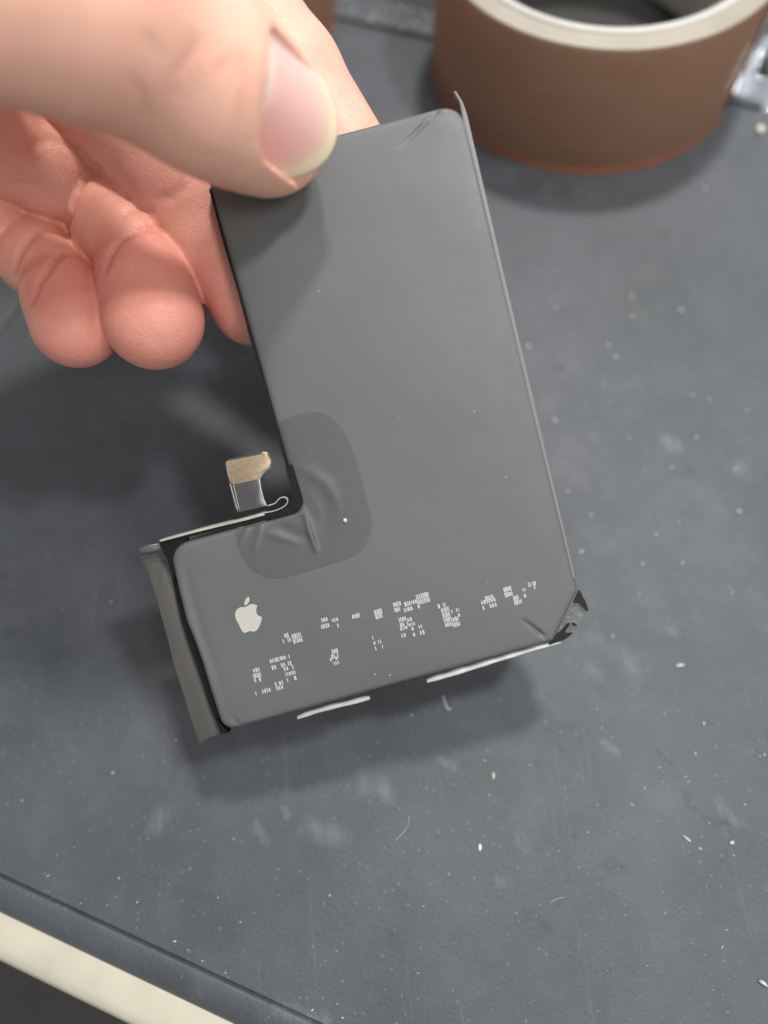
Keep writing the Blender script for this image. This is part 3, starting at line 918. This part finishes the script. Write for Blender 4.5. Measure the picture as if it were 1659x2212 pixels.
# torn corner: black shreds and a scrap of grey foil
def scrap(pts, z, mat, name, th=.12, curl=0.0):
    p = trace(pts, 2050, 2200, .211, z)
    o = mesh_ob(name, *prism(resample(smooth_loop(p, it=1), .3), z - th, z), mat, battery, sharp=40)
    return o
scrap([(1000, 480), (1035, 530), (1060, 575), (1075, 630), (1120, 690), (1150, 780), (1180, 860), (1165, 890), (1130, 900), (1085, 825), (1020, 755), (960, 735), (880, 760), (930, 640)], -.5, M['black'], 'torn_wrap')
scrap([(420, 1530), (520, 1410), (590, 1300), (690, 1265), (760, 1160), (830, 1100), (850, 1115), (760, 1240), (740, 1300), (900, 1275), (880, 1310), (780, 1390), (690, 1440), (560, 1470)], -.7, M['black'], 'torn_wrap')
scrap([(880, 1120), (905, 1095), (940, 1120), (985, 1165), (960, 1170), (900, 1150)], -.7, M['black'], 'torn_wrap')
scrap([(960, 740), (1040, 770), (1085, 850), (1090, 960), (1010, 1110), (950, 1150), (880, 1250), (760, 1300), (640, 1330), (560, 1320), (640, 1180), (760, 980), (860, 800)], -1.0, M['film'], 'foil_scrap', .1)
# lifted rim of the wrap along the right side, its tip standing up past the corner
yy = np.r_[np.linspace(LEN + 1.75, LEN - 4, 12), np.linspace(LEN - 6, 9.5, 26)]
outx = WT + np.interp(yy, [9.5, 30, 60, LEN - 2, LEN, LEN + 1.75], [.02, .12, .22, .42, .22, -.42])
inx = WT + np.interp(yy, [9.5, 30, 60, LEN - 3, LEN - 1, LEN, LEN + 1.2, LEN + 1.75], [-.5, -.5, -.5, -.45, -.3, -.2, -.6, -.75])
fp = np.r_[np.c_[outx, yy], np.c_[inx, yy][::-1]]
v, f = prism(fp, -.95, -.28, .06); mesh_ob('lifted_rim', v, f, M['rim'], battery, sharp=40)
# a crumb stuck on the sticker
def rock(r, seed, squash=.6):
    rg = random.Random(seed)
    bm = bmesh.new(); bmesh.ops.create_icosphere(bm, subdivisions=1, radius=1)
    for vv in bm.verts:
        vv.co = Vector((vv.co.x * r * rg.uniform(.6, 1.25), vv.co.y * r * rg.uniform(.6, 1.25), vv.co.z * r * squash * rg.uniform(.7, 1.2)))
    v = [tuple(q.co) for q in bm.verts]; f = [tuple(x.index for x in q.verts) for q in bm.faces]
    bm.free(); return v, f

# ------------------------------------------------------------------ hand: one continuous surface from a distance field
H = 0.5                                       # grid step in mm
def smin(a, b, k):
    h = np.clip(.5 + .5 * (b - a) / k, 0, 1)
    return b + (a - b) * h - k * h * (1 - h)
class Cone:
    """sphere-swept segment with two radii; flat=(axis, factor) squeezes it along an axis"""
    def __init__(s, a, b, ra, rb, flat=None):
        s.a, s.b, s.ra, s.rb, s.flat = np.asarray(a, float), np.asarray(b, float), ra, rb, flat
        r = max(ra, rb) * 1.25 + 6
        s.lo = np.minimum(s.a, s.b) - r; s.hi = np.maximum(s.a, s.b) + r
    def d(s, P):
        a, b = s.a, s.b; q = P - a; ab = b - a; sc = 1.0
        if s.flat is not None:
            ax, k = np.asarray(s.flat[0], float), s.flat[1]
            ax = ax / np.linalg.norm(ax)
            q = q + (k - 1) * (q @ ax)[..., None] * ax
            ab = ab + (k - 1) * (ab @ ax) * ax
            sc = 1 / max(1.0, k) ** .5
        t = np.clip((q @ ab) / (ab @ ab + 1e-9), 0, 1)
        return (np.linalg.norm(q - t[..., None] * ab, axis=-1) - (s.ra + (s.rb - s.ra) * t)) * sc

def back(px, py, r):                          # a finger axis lying against the back of the battery
    return bworld(np.r_[on_face(px, py, -THICK - r), -THICK - r])

# thumb frame (camera axes -> world)
def cam_dir(a): 
    a = np.asarray(a, float); a = a / np.linalg.norm(a)
    return a[0] * CX + a[1] * CY + a[2] * CF
TA = cam_dir((.60, -.10, .79)); 
TN = cam_dir((.75, -.35, -.56)); TN = TN - (TN @ TA) * TA; TN /= np.linalg.norm(TN)
TB = np.cross(TA, TN)
TIP = away(586, 274, 97.5)
IP = TIP - TA * 25 - TN * 1.5
MCP = away(-60, -205, 78)
#HAND-CHAINS
CH = {}
CH['thumb'] = [Cone(TIP - TA * 4 + TB * 0, TIP + TA * .6, 8.9, 7.6, (TN, 1.18)), Cone(TIP - TA * 12, TIP - TA * 3, 10.2, 9.2, (TN, 1.12)), Cone(IP, TIP - TA * 12, 11.0, 10.2, (TN, 1.05)), Cone(MCP, IP, 14.0, 11.0), Cone(away(-140, 50, 76), IP - TA * 2, 8.2, 9.6), Cone(away(-140, -90, 75), IP - TA * 1, 10, 10),
               Cone(TIP - TN * 3.2 - TA * 1, TIP - TN * 3.0 - TA * 8, 5.6, 6.4)]
i1 = back(800, 415, 7.4); i2 = back(628, 160, 7.8); i3 = away(365, -200, 116)
CH['index'] = [Cone(i2, i1, 8.2, 7.0), Cone(i3, i2, 9.0, 8.2)]
m1 = back(540, 662, 7.2); m2 = back(430, 470, 7.6); m3 = away(285, 270, 115); m4 = away(60, 30, 112)
CH['middle'] = [Cone(m2, m1, 7.9, 6.4), Cone(m3, m2, 8.4, 7.9), Cone(m4, m3, 9.5, 8.6)]
def phalanx(a, b, r, re):
    m = (a + b) / 2
    return [Cone(a, m, re, r), Cone(m, b, r, re)]
r1 = away(332, 690, 114.5); r2 = away(302, 548, 119); r3 = away(205, 398, 124); r4 = away(15, 320, 113); r5 = away(-180, 190, 100)
CH['ring'] = [Cone(r2 * .62 + r1 * .38, r1, 7.9, 8.0), Cone(r2, r2 * .4 + r1 * .6, 7.3, 7.8)] + phalanx(r3, r2, 8.1, 7.3) + phalanx(r4, r3, 8.3, 7.3) + [Cone(r5, r4, 9.5, 7.8)]
p1 = away(163, 700, 116); p2 = away(126, 606, 120); p3 = away(40, 510, 125); p4 = away(-120, 420, 115); p5 = away(-260, 300, 102)
CH['pinky'] = [Cone(p2 * .6 + p1 * .4, p1, 6.9, 7.05), Cone(p2, p2 * .4 + p1 * .6, 6.0, 6.8)] + phalanx(p3, p2, 6.8, 6.0) + phalanx(p4, p3, 7.2, 6.3) + [Cone(p5, p4, 8.5, 6.8)]
WR = away(-560, 200, 92)
PALM = [Cone(m4, WR, 9, 17), Cone(away(138, 492, 127), away(60, 440, 127), 5.5, 6.5), Cone(away(75, 425, 130), away(-170, 330, 114), 6.5, 9), Cone(away(-230, 190, 98), WR, 10, 16), Cone(p5, away(-560, 330, 94), 8, 15), Cone(i3, away(-450, -100, 97), 10, 15),
        Cone(MCP, away(-480, -60, 84), 14, 16), Cone(away(-160, 60, 88), away(-320, 20, 86), 11, 16), Cone(WR, away(-1300, 600, 88), 22, 25, (TN, 1.0))]
NAIL_R, NAIL_W = 10.2, 7.0
NAIL_C = TIP + TN * (7.6 - NAIL_R) - TA * .8 - TB * 1.1   # centre of the nail's curvature
def nail_s0(t): return -8.7 + 2.6 * (abs(t) / 6.9) ** 3.6 + .22 * t         # cuticle line along the thumb
def nail_s1(t): return 7.0 - 4.0 * (abs(t) / 6.9) ** 2.2          # free edge
def nail_drop(s): return .10 * s + .010 * np.maximum(s, 0) ** 2
def field(P, prims):
    d = np.full(P.shape[:-1], 8.0)
    return d
lo_w = np.array([-125.0, 20.0, 34.0]); hi_w = np.array([46.0, 155.0, 126.0])
def eval_group(prims, k, P=None, shape=None, axes=None):
    """union of primitives with a soft join, on the grid or on loose points"""
    if P is not None:
        d = None
        for c in prims:
            e = c.d(P)
            d = e if d is None else smin(d, e, k)
        return d
    d = np.full(shape, 9.0, np.float32)
    for c in prims:
        i0 = [max(0, int((c.lo[q] - axes[q][0]) / H)) for q in range(3)]
        i1_ = [min(shape[q], int((c.hi[q] - axes[q][0]) / H) + 2) for q in range(3)]
        if any(i1_[q] <= i0[q] for q in range(3)): continue
        sl = tuple(slice(i0[q], i1_[q]) for q in range(3))
        g = np.stack(np.meshgrid(*[axes[q][sl[q]] for q in range(3)], indexing='ij'), -1)
        d[sl] = smin(d[sl], c.d(g).astype(np.float32), k)
    return d
FK = {'thumb': 4.5, 'index': 2.0, 'middle': 1.6, 'ring': .5, 'pinky': .45}
GROOVES = []                                  # (3-D polyline, width, depth)
def combine(palm, parts):
    D = None
    for n, e in parts.items():
        g = smin(palm, e, 2.5)
        D = g if D is None else smin(D, g, .8)
    return D
def nail_cut(P, D):
    q = P - NAIL_C
    s, t, n = q @ TA, q @ TB, q @ TN
    rr = np.sqrt(t * t + n * n)
    
    s0 = -8.7 + 2.6 * (np.abs(t) / 6.9) ** 3.6 + .22 * t
    inside_d = np.minimum(np.minimum(s - s0, 9.5 - s), (NAIL_W - np.abs(t)))
    above = rr - (NAIL_R - nail_drop(s) - .30 + np.where(inside_d < 0, -3.5 * inside_d, 0))
    k = np.clip((inside_d + 1.6) / .5, 0, 1) * np.clip((n - 1.5) / 1.5, 0, 1) * np.clip((t + 6.3) / .9, 0, 1)
    cut = np.maximum(D, above)
    return D * (1 - k) + cut * k
def bulge(P, D):
    return D
def full(P):
    palm = eval_group(PALM, 6.0, P)
    D = combine(palm, {n: eval_group(c, FK[n], P) for n, c in CH.items()})
    D = nail_cut(P, D)
    for line, w, dep in GROOVES:
        e, t = poly_dist(P, line)
        D = D + dep * np.exp(-(e / w) ** 2) * np.sin(np.pi * np.clip(t * .9 + .05, 0, 1)) ** .5
    return D
def march(px, py, d0=55.0, d1=140.0):
    dirv = ((px - 829.5) / FOC * CX - (py - 1106) / FOC * CY + CF)
    dl = np.linalg.norm(dirv); t = d0 * dl; u = dirv / dl
    for _ in range(90):
        p = CC + u * t
        e = float(full(p[None])[0])
        if e < .02: return p
        t += max(e * .8, .02)
        if t > d1 * dl: break
    return None
def groove(pts, w, dep):
    l = [march(x * .5, y * .5) for x, y in pts]
    l = [p for p in l if p is not None]
    if len(l) > 1:
        # no jumps from one finger to the next
        seg = [l[0]]
        for p in l[1:]:
            if np.linalg.norm(p - seg[-1]) < 9: seg.append(p)
        if len(seg) > 1: NEW.append((np.array(seg), w, dep))
NEW = []
for pts, w, dep in (([(425, 720), (370, 770), (330, 840), (303, 930), (294, 1010)], .7, .9), ([(690, 995), (610, 990), (535, 1025), (478, 1100), (452, 1180)], .6, .7),
                    ([(170, 1005), (110, 1055), (75, 1120), (60, 1180)], .6, .7), ([(285, 1090), (220, 1150), (165, 1230), (142, 1310)], .6, .7),
                    ([(860, 160), (800, 270), (740, 335)], .5, .22), ([(765, 370), (745, 420)], .45, .16), ([(640, 150), (700, 260)], .6, .2), ([(985, 250), (950, 330)], .6, .2),
                    ([(500, 540), (480, 600)], 1.2, .8), ([(1060, 230), (1050, 420), (1030, 520)], .8, .22), ([(1020, 240), (990, 400)], .7, .15), ([(560, 330), (620, 420), (640, 520)], .6, .16),
                    ([(120, 640), (220, 600), (330, 640)], .7, .3), ([(60, 780), (160, 800), (240, 860)], .7, .22), ([(350, 930), (450, 850), (560, 850)], .6, .22),
                    ([(520, 940), (600, 900), (660, 910)], .6, .3), ([(540, 1330), (640, 1290), (730, 1290)], .7, .15), ([(1330, 300), (1420, 240)], .5, .25), ([(690, 860), (740, 850), (790, 800)], .8, .4)):
    groove(pts, w, dep)
GROOVES = NEW

def build_hand():
    root_loc = away(-150, 100, 100)
    hand = empty('hand', root_loc, 'left hand pinching the black battery between thumb and fingers, two fingertips curled below', 'hand')
    axes = [np.arange(lo_w[q], hi_w[q], H) for q in range(3)]
    shape = tuple(len(a) for a in axes)
    palm = eval_group(PALM, 6.0, shape=shape, axes=axes)
    D = combine(palm, {n: eval_group(c, FK[n], shape=shape, axes=axes) for n, c in CH.items()})
    del palm
    D = np.asarray(D)
    lo_n, hi_n = NAIL_C - 18, NAIL_C + 18
    sl = tuple(slice(int((lo_n[q] - axes[q][0]) / H), int((hi_n[q] - axes[q][0]) / H)) for q in range(3))
    D[sl] = nail_cut(np.stack(np.meshgrid(*[axes[q][sl[q]] for q in range(3)], indexing='ij'), -1), D[sl])
    D[0], D[-1], D[:, 0], D[:, -1], D[:, :, 0], D[:, :, -1] = 1, 1, 1, 1, 1, 1
    # surface nets
    s = D < 0
    a, b, c = shape
    cnt = np.zeros((a - 1, b - 1, c - 1), np.int8)
    for i in (0, 1):
        for j in (0, 1):
            for k in (0, 1): cnt += s[i:a - 1 + i, j:b - 1 + j, k:c - 1 + k]
    act = (cnt > 0) & (cnt < 8)
    idx = np.full(act.shape, -1, np.int64); I = np.argwhere(act); idx[act] = np.arange(len(I))
    acc = np.zeros((len(I), 3)); num = np.zeros(len(I))
    offs = [(i, j, k) for i in (0, 1) for j in (0, 1) for k in (0, 1)]
    for p in range(8):
        for q in range(p + 1, 8):
            o1, o2 = np.array(offs[p]), np.array(offs[q])
            if abs(o1 - o2).sum() != 1: continue
            d1 = D[tuple((I + o1).T)]; d2 = D[tuple((I + o2).T)]
            m = (d1 < 0) != (d2 < 0)
            t = np.where(m, d1 / np.where(m, d1 - d2, 1), 0)
            acc += np.where(m[:, None], o1 + t[:, None] * (o2 - o1), 0); num += m
    V = (I + acc / num[:, None]) * H + np.array([x[0] for x in axes])
    F = []
    for ax in range(3):
        sl0 = [slice(None)] * 3; sl1 = [slice(None)] * 3
        sl0[ax] = slice(0, -1); sl1[ax] = slice(1, None)
        e = s[tuple(sl0)] != s[tuple(sl1)]
        J = np.argwhere(e)
        u, w = [(1, 2), (2, 0), (0, 1)][ax]
        ok = (J[:, u] > 0) & (J[:, w] > 0) & (J[:, u] < shape[u] - 1) & (J[:, w] < shape[w] - 1)
        J = J[ok]
        def at_(du, dw):
            K = J.copy(); K[:, u] -= du; K[:, w] -= dw
            return idx[tuple(K.T)]
        q = np.stack([at_(1, 1), at_(0, 1), at_(0, 0), at_(1, 0)], -1)
        flip = ~s[tuple(J.T)]
        q[flip] = q[flip][:, ::-1]
        F.append(q)
    F = np.concatenate(F); F = F[(F >= 0).all(1)]
    # project onto the exact field (with creases and nail bed)
    for it in range(3):
        d = np.empty(len(V)); g = np.empty_like(V)
        for st_ in range(0, len(V), 60000):
            p = V[st_:st_ + 60000]
            d[st_:st_ + 60000] = full(p)
            h = .15
            for k in range(3):
                e = np.zeros(3); e[k] = h
                g[st_:st_ + 60000, k] = (full(p + e) - full(p - e)) / (2 * h)
        g /= np.maximum(np.linalg.norm(g, axis=1), .3)[:, None]
        V = V - g * np.clip(d, -.6, .6)[:, None] * .9
    E_ = np.concatenate([F[:, [0, 1]], F[:, [1, 2]], F[:, [2, 3]], F[:, [3, 0]]])
    for it in range(2):
        A_ = np.zeros_like(V); n_ = np.zeros(len(V))
        for k in range(3):
            A_[:, k] = np.bincount(E_[:, 0], V[E_[:, 1], k], len(V)) + np.bincount(E_[:, 1], V[E_[:, 0], k], len(V))
        n_ = np.bincount(E_[:, 0], None, len(V)) + np.bincount(E_[:, 1], None, len(V))
        V = V * .45 + .55 * A_ / np.maximum(n_, 1)[:, None]
    for st_ in range(0, len(V), 60000):
        p = V[st_:st_ + 60000]; e0 = full(p); g_ = np.empty_like(p)
        for k in range(3):
            e = np.zeros(3); e[k] = .25
            g_[:, k] = (full(p + e) - full(p - e)) / .5
        g_ /= np.maximum(np.linalg.norm(g_, axis=1), .4)[:, None]
        V[st_:st_ + 60000] = p - g_ * np.clip(e0, -.3, .3)[:, None] * .8
    # pigment: r = redness of the pads, g = crease shade painted into the colour
    part_d = {n: eval_group(c, FK[n], V) for n, c in CH.items()}
    near = np.stack([part_d[n] for n in ('thumb', 'index', 'middle', 'ring', 'pinky')], -1)
    wgt = np.exp(-np.maximum(near, 0) / 1.5); wgt /= wgt.sum(1)[:, None] + 1e-9
    base = wgt @ np.array([.12, .46, .54, .54, .54])
    red = base
    for tip, rad, amt in ((r1, 15, .40), (p1, 13, .40), (m1, 16, .18), (i1, 20, .15)):
        red = red + amt * np.exp(-(np.linalg.norm(V - tip, axis=1) / rad) ** 2)
    red += -.12 * np.exp(-(np.linalg.norm(V - (TIP + TA * 7), axis=1) / 6) ** 2)
    crease_shade = np.zeros(len(V))
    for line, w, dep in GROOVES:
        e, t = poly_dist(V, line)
        crease_shade = np.maximum(crease_shade, min(.55, dep * .5) * np.exp(-(e / (w * .9)) ** 2))
    q = V - NAIL_C
    s_, t_ = q @ TA, q @ TB
    bd = np.minimum(np.abs(s_ - (-8.7 + 2.6 * (np.abs(t_) / 6.9) ** 3.6 + .22 * t_)), 9) * (np.abs(t_) < NAIL_W + .4) + 9 * (np.abs(t_) >= NAIL_W + .4)
    bd = np.minimum(bd, np.abs(np.abs(t_) - NAIL_W - .1) + 9 * (s_ < -7.5) + 9 * (s_ > 4))
    pale = np.exp(-(bd / .35) ** 2) * (q @ TN > 3) * (.35 + .65 * (np.sin(t_ * 5 + np.sin(s_ * 4) * 2) > .1)) * (np.abs(s_) < 14)
    o = mesh_ob('hand_skin', V - root_loc, F, M['skin'], hand)
    at = o.data.color_attributes.new('vertex_tone', 'FLOAT_COLOR', 'POINT')
    at.data.foreach_set('color', np.c_[np.clip(red, 0, 1), crease_shade, pale * .8, np.ones(len(V))].astype(np.float32).ravel())
    # thumbnail
    ns, nt = 60, 49
    vv, col = [], []
    for i in range(ns):
        for j in range(nt):
            tt = -1 + 2 * j / (nt - 1); t = tt * (NAIL_W + .05)
            a0, a1 = nail_s0(t), nail_s1(t)
            u = i / (ns - 1); sN = a0 + (a1 - a0) * u
            R_ = NAIL_R - nail_drop(sN) - .04 - .25 * max(0, 1 - (sN - a0) / .6) - .22 * max(0, (abs(tt) - .93) / .07)
            n = math.sqrt(max(R_ * R_ - t * t, 0))
            vv.append(NAIL_C + TA * sN + TB * t + TN * n - root_loc)
            pink = np.array([.66, .33, .30]); lun = np.array([.78, .58, .52]); free = np.array([.80, .63, .45]); rose = np.array([.74, .37, .335])
            m = max(0, min(1, (4 - t) / 9.0)); c = rose * (1 - m) + np.array([.72, .48, .42]) * m
            lz = nail_s0(t) + 2.3 * max(0, 1 - ((t + 1.2) / 6.0) ** 2)
            k = 1 / (1 + math.exp((sN - lz) / .3)); c = c * (1 - k) + lun * k
            k = 1 / (1 + math.exp(-(sN - (a1 - 2.1 - .5 * abs(tt))) / .22)); c = c * (1 - k) + free * k
            k = 1 / (1 + math.exp(-(sN - (a1 - 4.3)) / .8)) * .45; c = c * (1 - k) + free * k
            col.append((*c, 1))
    ff = [(i * nt + j, (i + 1) * nt + j, (i + 1) * nt + j + 1, i * nt + j + 1) for i in range(ns - 1) for j in range(nt - 1)]
    nl = mesh_ob('thumbnail', vv, ff, M['nail'], hand)
    at = nl.data.color_attributes.new('vertex_tone', 'FLOAT_COLOR', 'POINT')
    at.data.foreach_set('color', np.array(col, np.float32).ravel())
    so = nl.modifiers.new('thick', 'SOLIDIFY'); so.thickness = .00038; so.offset = 1
    return hand
build_hand()

# ------------------------------------------------------------------ debris on the mat
def crumb(px, py, r, name='crumb', mat='crumb', label='tiny pale crumb lying loose on the dusty grey mat', cat='crumb', group='tiny pale crumbs scattered over the mat', stretch=None, seed=0, world=None):
    g = ground(px, py) if world is None else np.array(world)
    v, f = rock(r, seed)
    v = np.array(v)
    if stretch:
        k, a = stretch
        v[:, 0] *= k
        v[:, 1] *= .7
        c, s_ = math.cos(a), math.sin(a)
        v[:, :2] = v[:, :2] @ np.array([[c, s_], [-s_, c]])
    v[:, 2] -= v[:, 2].min() - .006
    o = mesh_ob(name, v, f, M[mat], smooth=True, sharp=50)
    o.location = (g[0] * MM, g[1] * MM, 0)
    return tag(o, label, cat, group)
def crop(lst, sx, sy, k): return [((sx + q[0] * k) / 1.8083, (sy + q[1] * k) / 1.8083) + tuple(q[2:]) for q in lst]
SPOTS = crop([(120, 215, .5), (1380, 250, .72), (1345, 380, .6), (1640, 385, .6), (1622, 392, .4), (1555, 600, .55), (1300, 480, .42), (1405, 680, .42), (880, 720, .36), (755, 800, .34), (147, 1328, .28), (298, 1403, .26),
              (940, 270, .42), (1070, 600, .38), (1365, 790, .5), (1460, 1215, .42), (1325, 1200, .4), (1135, 1295, .3), (1510, 820, .42), (280, 900, .3), (170, 1040, .3), (785, 575, .32), (1190, 440, .36), (1125, 530, .36),
              (1320, 500, .3), (1290, 1065, .25), (1215, 1070, .3), (1580, 950, .3), (435, 410, .3), (920, 190, .36), (1212, 210, .34), (695, 240, .3), (550, 140, .35), (628, 428, .26), (1480, 1140, .25), (993, 1335, .22)], 1500, 2600, .9042)
SPOTS += crop([(505, 340, .7), (575, 720, .68), (650, 1045, .62), (980, 1110, .55), (1195, 1105, .62), (1050, 950, .6), (1270, 430, .62), (800, 230, .55), (545, 100, .6), (1140, 590, .5), (1500, 830, .65), (820, 1500, .42), (1250, 200, .5),
               (1340, 220, .5), (905, 430, .42), (990, 600, .4), (770, 140, .5), (1545, 280, .5), (680, 705, .4), (1020, 855, .36), (1480, 600, .5), (700, 845, .5), (1175, 885, .4), (965, 1270, .36), (1465, 1265, .36)], 1800, 1400, .7233)
SPOTS += crop([(490, 20, .5), (210, 465, .42), (515, 475, .42), (593, 580, .45), (350, 585, .35), (465, 590, .3), (757, 748, .45), (812, 785, .28), (875, 833, .34), (943, 560, .38), (1010, 305, .36), (885, 313, .3), (1040, 665, .36), (1425, 550, .5),
               (1350, 1045, .45), (1480, 1078, .48), (1457, 1018, .34), (1480, 920, .34), (975, 885, .34), (590, 690, .26), (245, 378, .26), (320, 343, .26), (625, 215, .26), (95, 140, .34), (1160, 1076, .26), (195, 530, .22), (1100, 627, .24)], 0, 3000, .9042)
SPOTS += crop([(1385, 487, .95), (1335, 440, .45), (625, 1168, .8), (970, 1163, .75), (1000, 1212, .75), (745, 835, .6), (1070, 950, .6), (1070, 1040, .75), (1280, 1010, .7), (745, 1000, .5), (895, 520, .45), (890, 610, .4)], 1500, 300, .9042)
SPOTS += [(525, 775, .45), (380, 1600, .35), (240, 1300, .4), (415, 1165, .4)]
def zone(px, py):
    q = ground(px, py)
    if q[:2] @ E2 < GV + 7: return 'beside the groove at the near edge of the mat'
    if py < 760: return 'between the tape roll and the battery'
    if px < 700 and py < 1720: return 'in the shade left of the battery'
    if py < 1050: return 'right of the long battery arm'
    if py < 1400: return 'right of the printed battery end'
    if px < 950: return 'in the lower left part of the mat'
    if px > 1420: return 'near the right edge of the lower mat'
    if py > 1950: return 'at the bottom of the picture, right of centre'
    if py < 1680: return 'just right of the battery shadow'
    return 'on the open mat below the battery shadow'
for i, (px, py, r) in enumerate(SPOTS):
    zn = zone(px, py)
    crumb(px, py, r * (.60 if py < 1400 else .46), seed=i, label='tiny pale crumb lying ' + zn, group='pale crumbs ' + zn, stretch=(random.uniform(.9, 1.7), random.uniform(0, 3.1)))
# the ones that look like nothing else
one = crop([(472, 475), (415, 785), (1635, 1370), (1305, 745), (1500, 765)], 1500, 2600, .9042)
crumb(*one[0], .42, mat='ycrumb', label='yellowish pointed crumb on the mat just below the battery shadow', group=None, stretch=(1.5, 1.5), seed=201)
crumb(*one[1], .38, mat='ycrumb', label='yellowish long crumb, lower of the two yellowish ones on the mat', group=None, stretch=(1.9, 1.45), seed=202)
crumb(*one[2], .60, name='chip', label='angular white chip at the lower right edge of the mat', cat='chip', group=None, stretch=(1.5, 2.4), seed=203)
crumb(*one[3], .38, name='chip', label='long pale sliver beside a dark scratch on the right of the mat', cat='chip', group=None, stretch=(2.8, 2.4), seed=204)
crumb(*one[4], .50, name='chip', label='rough white lump with smaller grains, lower right of the mat', cat='chip', group=None, stretch=(1.1, .3), seed=205)
crumb(*crop([(1180, 1660)], 1800, 1400, .7233)[0], .62, name='chip', label='irregular white flake on the mat right of the battery corner', cat='chip', group=None, stretch=(1.6, .2), seed=206)
crumb(1641, 284, 1.25, name='bead', mat='ycrumb', label='pale yellow bead in front of the shiny bracket at the right edge', cat='bead', group=None, seed=207)
def fibre(pts, r, label, mat='crumb'):
    p = np.array([ground(*q) + (0, 0, .12) for q in pts])
    for _ in range(3):
        q = [p[0]]
        for a, b in zip(p[:-1], p[1:]): q += [a * .75 + b * .25, a * .25 + b * .75]
        p = np.array(q + [p[-1]])
    v, f = tube(p, r, 6)
    c = p.mean(0)
    o = mesh_ob('fibre', np.array(v) - c, f, M[mat]); o.location = c * MM
    tag(o, label, 'fibre')
fibre(crop([(255, 130), (264, 165), (275, 190), (290, 188)], 1500, 2600, .9042), .15, 'short hooked pale fibre lying in the battery shadow')
fibre(crop([(718, 1025), (735, 1010), (775, 1000)], 1500, 2600, .9042), .07, 'thin curved pale fibre on the lower part of the mat', 'nub')
fibre(crop([(50, 755), (90, 715), (108, 680), (108, 645)], 1500, 2600, .9042), .06, 'long faint bent fibre on the mat below the battery', 'nub')
# fine dust: far too many grains to count
mb = MB(); rg = np.random.default_rng(3)
n_d = 0
while n_d < 3800:
    g = np.array([rg.uniform(-110, 130), rg.uniform(-42, 215)])
    dens = .35 + .65 * (.5 + .5 * math.sin(g[0] * .11 + 1.3) * math.sin(g[1] * .09 + .4)) * (1.3 if g[0] > 0 else .7)
    if g @ E2 < GV + .6 or rg.random() > dens: continue
    r = min(.045 * math.exp(rg.normal(.15, .55)), .2)
    a = rg.uniform(0, 6.28); k = rg.uniform(.6, 1.9)
    c, s_ = math.cos(a), math.sin(a)
    vv = []
    for j in range(5):
        t = 6.283 * j / 5
        x, y = r * k * math.cos(t), r * .8 * math.sin(t)
        vv.append((g[0] + x * c - y * s_, g[1] + x * s_ + y * c, .006))
    vv.append((g[0], g[1], r * .7 + .006))
    mb.add(vv, [(j, (j + 1) % 5, 5) for j in range(5)])
    n_d += 1
o = mb.build('dust', M['dust'], smooth=False)
tag(o, 'fine pale dust spread over the grey mat', 'dust', kind='stuff')
# crumb stuck on the sticker
v, f = rock(.42, 300, .5)
c = Z3([(1297, 1262)])[0]
mesh_ob('stuck_speck', np.array(v) + (c[0], c[1], float(face_z(c[None])[0]) + .2), f, M['crumb'], battery)
